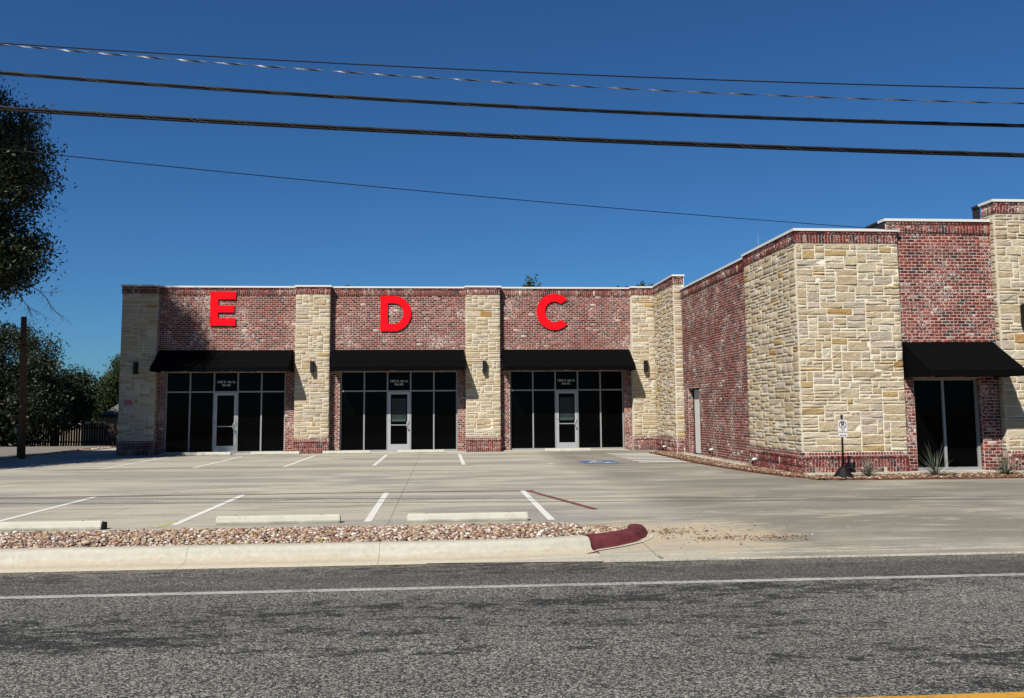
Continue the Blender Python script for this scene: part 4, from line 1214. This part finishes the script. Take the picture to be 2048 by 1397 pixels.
def cable(pts, label, kind):
    a = empty('overhead_cable', pts[len(pts)//2], label, 'cable', 'overhead cables along the road')
    path = sag(pts, n=60)
    near = [p_ for p_ in path if -9 < p_[0] < 13]
    if kind == 'bundle':
        MB().tube(offs(path, .006), .021, 8).obj('cable_strand', CABLE, a, smooth=True)
        MB().tube(offs(path, -.022, .004), .016, 8).obj('cable_strand', CABLE, a, smooth=True)
        helix(near, .033, .62, .0022).obj('lashing', LASH, a)
        helix(near, .033, .62, .0022, 1.0).obj('lashing', LASH, a)
    elif kind == 'bundle2':
        MB().tube(offs(path, .006), .017, 8).obj('cable_strand', CABLE, a, smooth=True)
        MB().tube(offs(path, -.016, .004), .012, 8).obj('cable_strand', CABLE, a, smooth=True)
        helix(near, .026, .85, .002).obj('lashing', LASH, a)
        helix(near, .026, .85, .002, .8).obj('lashing', LASH, a)
    elif kind == 'plain':
        MB().tube(path, .0085, 6).obj('cable_strand', CABLE, a, smooth=True)
    elif kind == 'drop':
        MB().tube(path, .0075, 6).obj('cable_strand', CABLE, a, smooth=True)
    elif kind == 'twist':
        P = path; out = []; 
        b = MB()
        dense = []
        for p_, q_ in zip(P[:-1], P[1:]):
            for k in range(10): dense.append(tuple(p_[i] + (q_[i]-p_[i])*k/10 for i in range(3)))
        rdn = .0072
        b.v = []
        for p_ in dense:
            a_ = 2*math.pi*p_[0]/1.05
            h_ = Vector((0, math.cos(a_)*.011, math.sin(a_)*.011)); t_ = Vector((0, -math.sin(a_)*.0022, math.cos(a_)*.0022))
            for s1, s2 in ((-1, -1), (1, -1), (1, 1), (-1, 1)):
                b.v.append(tuple(Vector(p_) + h_*s1 + t_*s2))
        for i in range(len(dense)-1):
            for k in range(4):
                k2 = (k+1) % 4; b.f.append((i*4+k, i*4+k2, (i+1)*4+k2, (i+1)*4+k))
        b.obj('cable_strand', m_plain('flat_cable', (.11, .11, .12), .5, .5, .4), a)
    return a
cable([(-5.921, 12.176, 5.752), (-2.576, 11.973, 5.533), (.953, 11.76, 5.347), (4.2, 11.57, 5.215), (8.1, 11.33, 5.068)], 'lowest and thickest black cable bundle with spiral lashing', 'bundle')
cable([(-6.047, 12.387, 6.317), (-2.629, 12.18, 6.068), (.972, 11.947, 5.81), (4.25, 11.72, 5.675), (8.2, 11.47, 5.53)], 'second thick black cable bundle, above the thickest one', 'bundle2')
cable([(-5.95, 12.15, 6.64), (-2.58, 11.9, 6.415), (.95, 11.65, 6.19), (4.15, 11.38, 6.075), (8.0, 11.15, 5.93)], 'topmost thin dark cable across the sky', 'plain')
cable([(-5.90, 12.05, 6.585), (-2.56, 11.8, 6.27), (.94, 11.55, 6.00), (4.12, 11.28, 5.86), (7.9, 11.05, 5.68)], 'thin twisted cable flashing silver just under the topmost one', 'twist')
def wpt(px, py, Y):
    X = (px - 1024) / F_PX; Yc = -(py - CY_PX) / F_PX
    d = fwd + ax * X + ay * Yc; return tuple(Vector((0, 0, CZ)) + d * (Y / d.y))
cable([wpt(0, 287, 13.5), wpt(500, 352, 15), wpt(1024, 409, 16.6), wpt(1500, 441, 18), wpt(1740, 458, 18.9), wpt(2048, 471, 19.8)], 'single thin service cable sloping down to the right behind the others', 'drop')

# ------------------------------------------------------------------ utility pole
po = empty('utility_pole', (-15.17, 34, 0), 'short brown wooden utility pole with a looped cable at left', 'pole')
MB().tube([(-15.17, 34, -.1), (-15.22, 34, 2.5), (-15.31, 34, 5.17)], [.135, .118, .098], 14).obj('shaft', POLEM, po, smooth=True)
MB().tube([(-15.33, 33.92, 4.2), (-15.42, 33.88, 4.5), (-15.55, 33.86, 4.78), (-15.8, 33.86, 4.88), (-16.2, 33.9, 4.80), (-16.8, 34, 4.55)], .018, 6).obj('cable_loop', BLACKM, po, smooth=True)
MB().tube([(-15.36, 33.92, 4.4), (-15.8, 33.9, 4.0), (-15.9, 33.9, 4.3), (-15.55, 33.9, 4.6), (-15.38, 33.92, 4.3)], .010, 6).obj('cable_loop', BLACKM, po, smooth=True)
MB().tube([(-15.25, 34, 4.11), (-15.25, 34, 4.16)], .122, 14).obj('band', BLACKM, po)
MB().box(-15.27, -15.19, 33.865, 33.875, 1.86, 1.92).obj('tag', m_plain('yellow_tag', (.6, .5, .15)), po)
MB().box(-15.42, -15.34, 33.9, 34.0, .92, 1.13).obj('meter_box', m_plain('grey_box', (.4, .4, .4)), po)
MB().tube([(-15.33, 33.95, .9), (-15.30, 33.95, 0)], .012, 6).obj('conduit', BLACKM, po)

# ------------------------------------------------------------------ fence, houses
fe = empty('wooden_fence', (-24, 62, -.64), 'weathered board privacy fence across the side street', 'fence')
for i in range(90):
    x_ = -34 + i * .165
    h_ = 1.57 + R.uniform(-.03, .03) + .03*math.sin(i*.4)
    MB().box(x_ + R.uniform(0, .01), x_ + .145, 62 + R.uniform(-.01, .01), 62.02, -.66, -.66 + h_).obj('board', WOODF, fe)
MB().box(-34, -19.1, 62.03, 62.08, -.35, -.26).box(-34, -19.1, 62.03, 62.08, .55, .64).obj('rail', WOODF, fe)
SHING = m_plain('grey_shingles', (.13, .13, .13), .9, .2, 0, .25, 6); CREAM = m_plain('cream_siding', (.52, .46, .33), .8)
def house(x0, x1, y0, y1, zb, zw, zr, label):
    h_ = empty('house', ((x0+x1)/2, y0, zb), label, 'house')
    w1 = MB().box(x0, x1, y0, y1, zb, zw).obj('wall', CREAM, h_)
    b = MB(); e = .35; xm0, xm1 = x0 + (y1-y0)*.35, x1 - (y1-y0)*.1; ym = (y0+y1)/2
    b.v = [(x0-e, y0-e, zw), (x1+e, y0-e, zw), (x1+e, y1+e, zw), (x0-e, y1+e, zw), (xm0, ym, zr), (xm1, ym, zr)]
    b.f = [(0, 1, 5, 4), (1, 2, 5), (2, 3, 4, 5), (3, 0, 4), (0, 3, 2, 1)]
    b.obj('roof', SHING, h_)
    MB().box(x0-e, x1+e, y0-e-.02, y0-e, zw-.16, zw+.02).obj('fascia', m_plain('dark_fascia', (.06, .05, .05)), h_)
    MB().box((x0+x1)/2-.5, (x0+x1)/2+.5, y0-.03, y0-.001, zw-1.5, zw-.5).obj('window', GLASS, h_)
    return h_
house(-23.8, -14, 66, 74, -.85, 1.46, 4.2, 'small cream house with grey hipped roof just left of the building')
house(-42, -32.4, 84, 92, -1.6, 1.5, 3.6, 'half hidden pale house behind the dark trees')

# ------------------------------------------------------------------ trees
def leaves(name, centres, per, spreadr, size, mat, parent, seed, droop=.0):
    rs = np.random.RandomState(seed)
    C_ = np.repeat(np.asarray(centres), per, axis=0); n = len(C_)
    P = C_ + rs.normal(0, 1, (n, 3)) * np.array([spreadr, spreadr, spreadr*.75])
    a_ = rs.normal(0, 1, (n, 3)); a_[:, 2] -= droop; a_ /= np.linalg.norm(a_, axis=1)[:, None]
    b_ = np.cross(a_, rs.normal(0, 1, (n, 3))); b_ /= np.linalg.norm(b_, axis=1)[:, None]
    s_ = size * rs.uniform(.6, 1.35, n)[:, None]
    V = np.stack([P - a_*s_, P + b_*s_*.38, P + a_*s_, P - b_*s_*.38], 1)
    Fq = np.arange(n*4).reshape(n, 4)
    o = bpy.data.objects.new(name, fastmesh(name, V.reshape(-1, 3), Fq, mat)); link(o, parent); return o
def tree(loc, trunk_h, tr, lobes, nclump, per, size, mat, label, seed, clump_r=.35, name='shade_tree', limbs=True, group=None):
    rs = np.random.RandomState(seed)
    t_ = empty(name, loc, label, 'tree', group)
    b = MB(); top = Vector(loc) + Vector((rs.normal(0, .2), 0, trunk_h))
    b.tube([loc, tuple(Vector(loc).lerp(top, .5) + Vector((.1, 0, 0))), tuple(top)], [tr, tr*.8, tr*.55], 10)
    vol = np.array([l[3]*l[4]*l[5] for l in lobes]); vol = vol / vol.sum(); cs = []
    for l, fr_ in zip(lobes, vol):
        m = max(4, int(nclump * fr_))
        d = rs.normal(0, 1, (m, 3)); d /= np.linalg.norm(d, axis=1)[:, None]
        r_ = rs.uniform(.25, 1, m) ** (1/2.2)
        c_ = np.array(l[:3]) + d * r_[:, None] * np.array(l[3:6])
        cs.append(c_)
        if limbs:
            b.tube([tuple(top), tuple((top + Vector(l[:3]))/2 + Vector((0, 0, -.2))), tuple(l[:3])], [tr*.42, tr*.28, tr*.12], 6)
            for q in c_[rs.choice(m, min(m, 9), replace=False)]:
                b.tube([tuple(l[:3]), tuple(q)], [tr*.11, tr*.03], 5)
    cs = np.concatenate(cs)
    b.obj('trunk', BARK, t_)
    leaves('crown', cs, per, clump_r, size, mat, t_, seed + 1)
    return t_
# big tree at the left edge; trunk and added shade-casting lobes stand outside the view
big = tree((-18.2, 28.6, 0), 4.0, .34, [(-15.35, 30.0, 9.5, 2.4, 2.2, 1.8), (-15.8, 30.0, 11.4, 2.2, 1.9, 1.25), (-15.8, 29.8, 6.9, 2.7, 2.2, 1.45), (-17.6, 27.0, 6.6, 2.8, 2.8, 1.9), (-18.8, 29.2, 10.0, 3.0, 3.0, 2.6), (-14.5, 30.4, 6.3, 1.25, 1.3, .85), (-17.6, 25.6, 5.2, 2.6, 2.6, 1.2), (-16.8, 27.9, 9.6, 2.1, 2.0, 2.6), (-16.1, 26.9, 13.9, 1.6, 1.8, 1.7), (-16.7, 26.8, 16.0, 1.3, 1.4, 1.3)],
            1400, 210, .072, LEAF1, 'big leafy pecan tree rising at the left edge over the lot', 41, .33)
def twig(parent, start, d, ln, r_, depth, rs, b):
    pts = [Vector(start)]; dd = Vector(d).normalized()
    for k in range(5):
        dd = (dd + Vector(rs.normal(0, .20, 3)) + Vector((0, 0, -.03))).normalized(); pts.append(pts[-1] + dd*ln/5)
    b.tube([tuple(p_) for p_ in pts], [r_*(1 - .75*k/5) for k in range(6)], 4)
    if depth:
        for k in range(4):
            p_ = pts[rs.randint(1, 5)]; nd = (dd + Vector(rs.normal(0, .55, 3))).normalized()
            twig(parent, p_, nd, ln*.55, r_*.6, depth-1, rs, b)
rs_ = np.random.RandomState(5)
for st_, d_, l_, r0 in (((-13.8, 30.0, 7.9), (.85, 0, .22), 1.7, .02), ((-13.6, 30.0, 5.9), (.75, 0, -.35), 1.5, .018), ((-13.9, 30.0, 5.7), (.5, 0, -.5), 1.3, .015)):
    b = MB(); twig(big, st_, d_, l_, r0, 2, rs_, b)
    o = b.obj('bare_twigs', BARK, big); o['kind'] = 'stuff'
G2 = 'trees beyond the side street'
tree((-26.5, 58.0, -.5), 3, .3, [(-27.3, 58, 4.6, 3.4, 3, 2.7), (-24.9, 58, 3.0, 1.6, 2, 1.9), (-27, 57.5, 2.0, 4.6, 2.6, 2.2), (-30, 58, 3.6, 3, 3, 2.5)], 520, 130, .11, LEAF2, 'large dark tree behind the utility pole', 50, .38, group=G2)
tree((-26.2, 63.5, -.75), 2.0, .22, [(-25.1, 63.5, 3.0, 1.15, 1.5, 1.6), (-25.9, 63.5, 2.2, 1.6, 1.5, 1.5), (-24.6, 63.5, 2.0, .8, 1.2, 1.1)], 200, 120, .10, LEAF2, 'rounded dark tree between the pole tree and the building', 60, .32, group=G2)
tree((-23.0, 70, -.9), 2.6, .25, [(-23.6, 70, 4.5, 1.3, 2, 1.3), (-24.9, 70, 3.1, 1.3, 1.6, 1.1), (-22.3, 70, 5.3, 1.2, 1.6, 1.2), (-25.6, 70, 2.0, 1.2, 1.2, .9)], 260, 120, .10, LEAF3, 'brighter green tree against the left end of the building', 70, .32, group=G2)
tree((-38, 60, -.6), 3, .3, [(-34, 60, 3.4, 4.0, 3, 3.2), (-30.5, 60.5, 1.4, 4.2, 1.2, 1.8), (-27.5, 60.8, 1.0, 2.6, .9, 1.3)], 420, 120, .12, LEAF2, 'dark tree mass low behind the fence at the left edge', 80, .42, group=G2)
tree((5.8, 56, -.4), 8.3, .2, [(5.7, 56, 8.8, .75, .8, .5), (5.6, 56, 9.5, .18, .2, .5)], 20, 45, .13, LEAF3, 'treetop poking above the roof over suite C', 90, .22, limbs=True, group='treetops behind the building')
tree((12.2, 56, -.4), 8.3, .2, [(11.4, 56, 9.0, .6, .6, .35), (12.8, 56, 9.1, .7, .6, .35)], 14, 32, .13, LEAF3, 'treetop poking above the roof near the inner corner', 92, .22, group='treetops behind the building')
tree((-5.6, 56, -.4), 8.0, .2, [(-5.6, 56, 8.9, 1.3, .8, .35)], 16, 40, .12, LEAF3, 'faint treetop just above the roof over suite D', 94, .2, group='treetops behind the building')
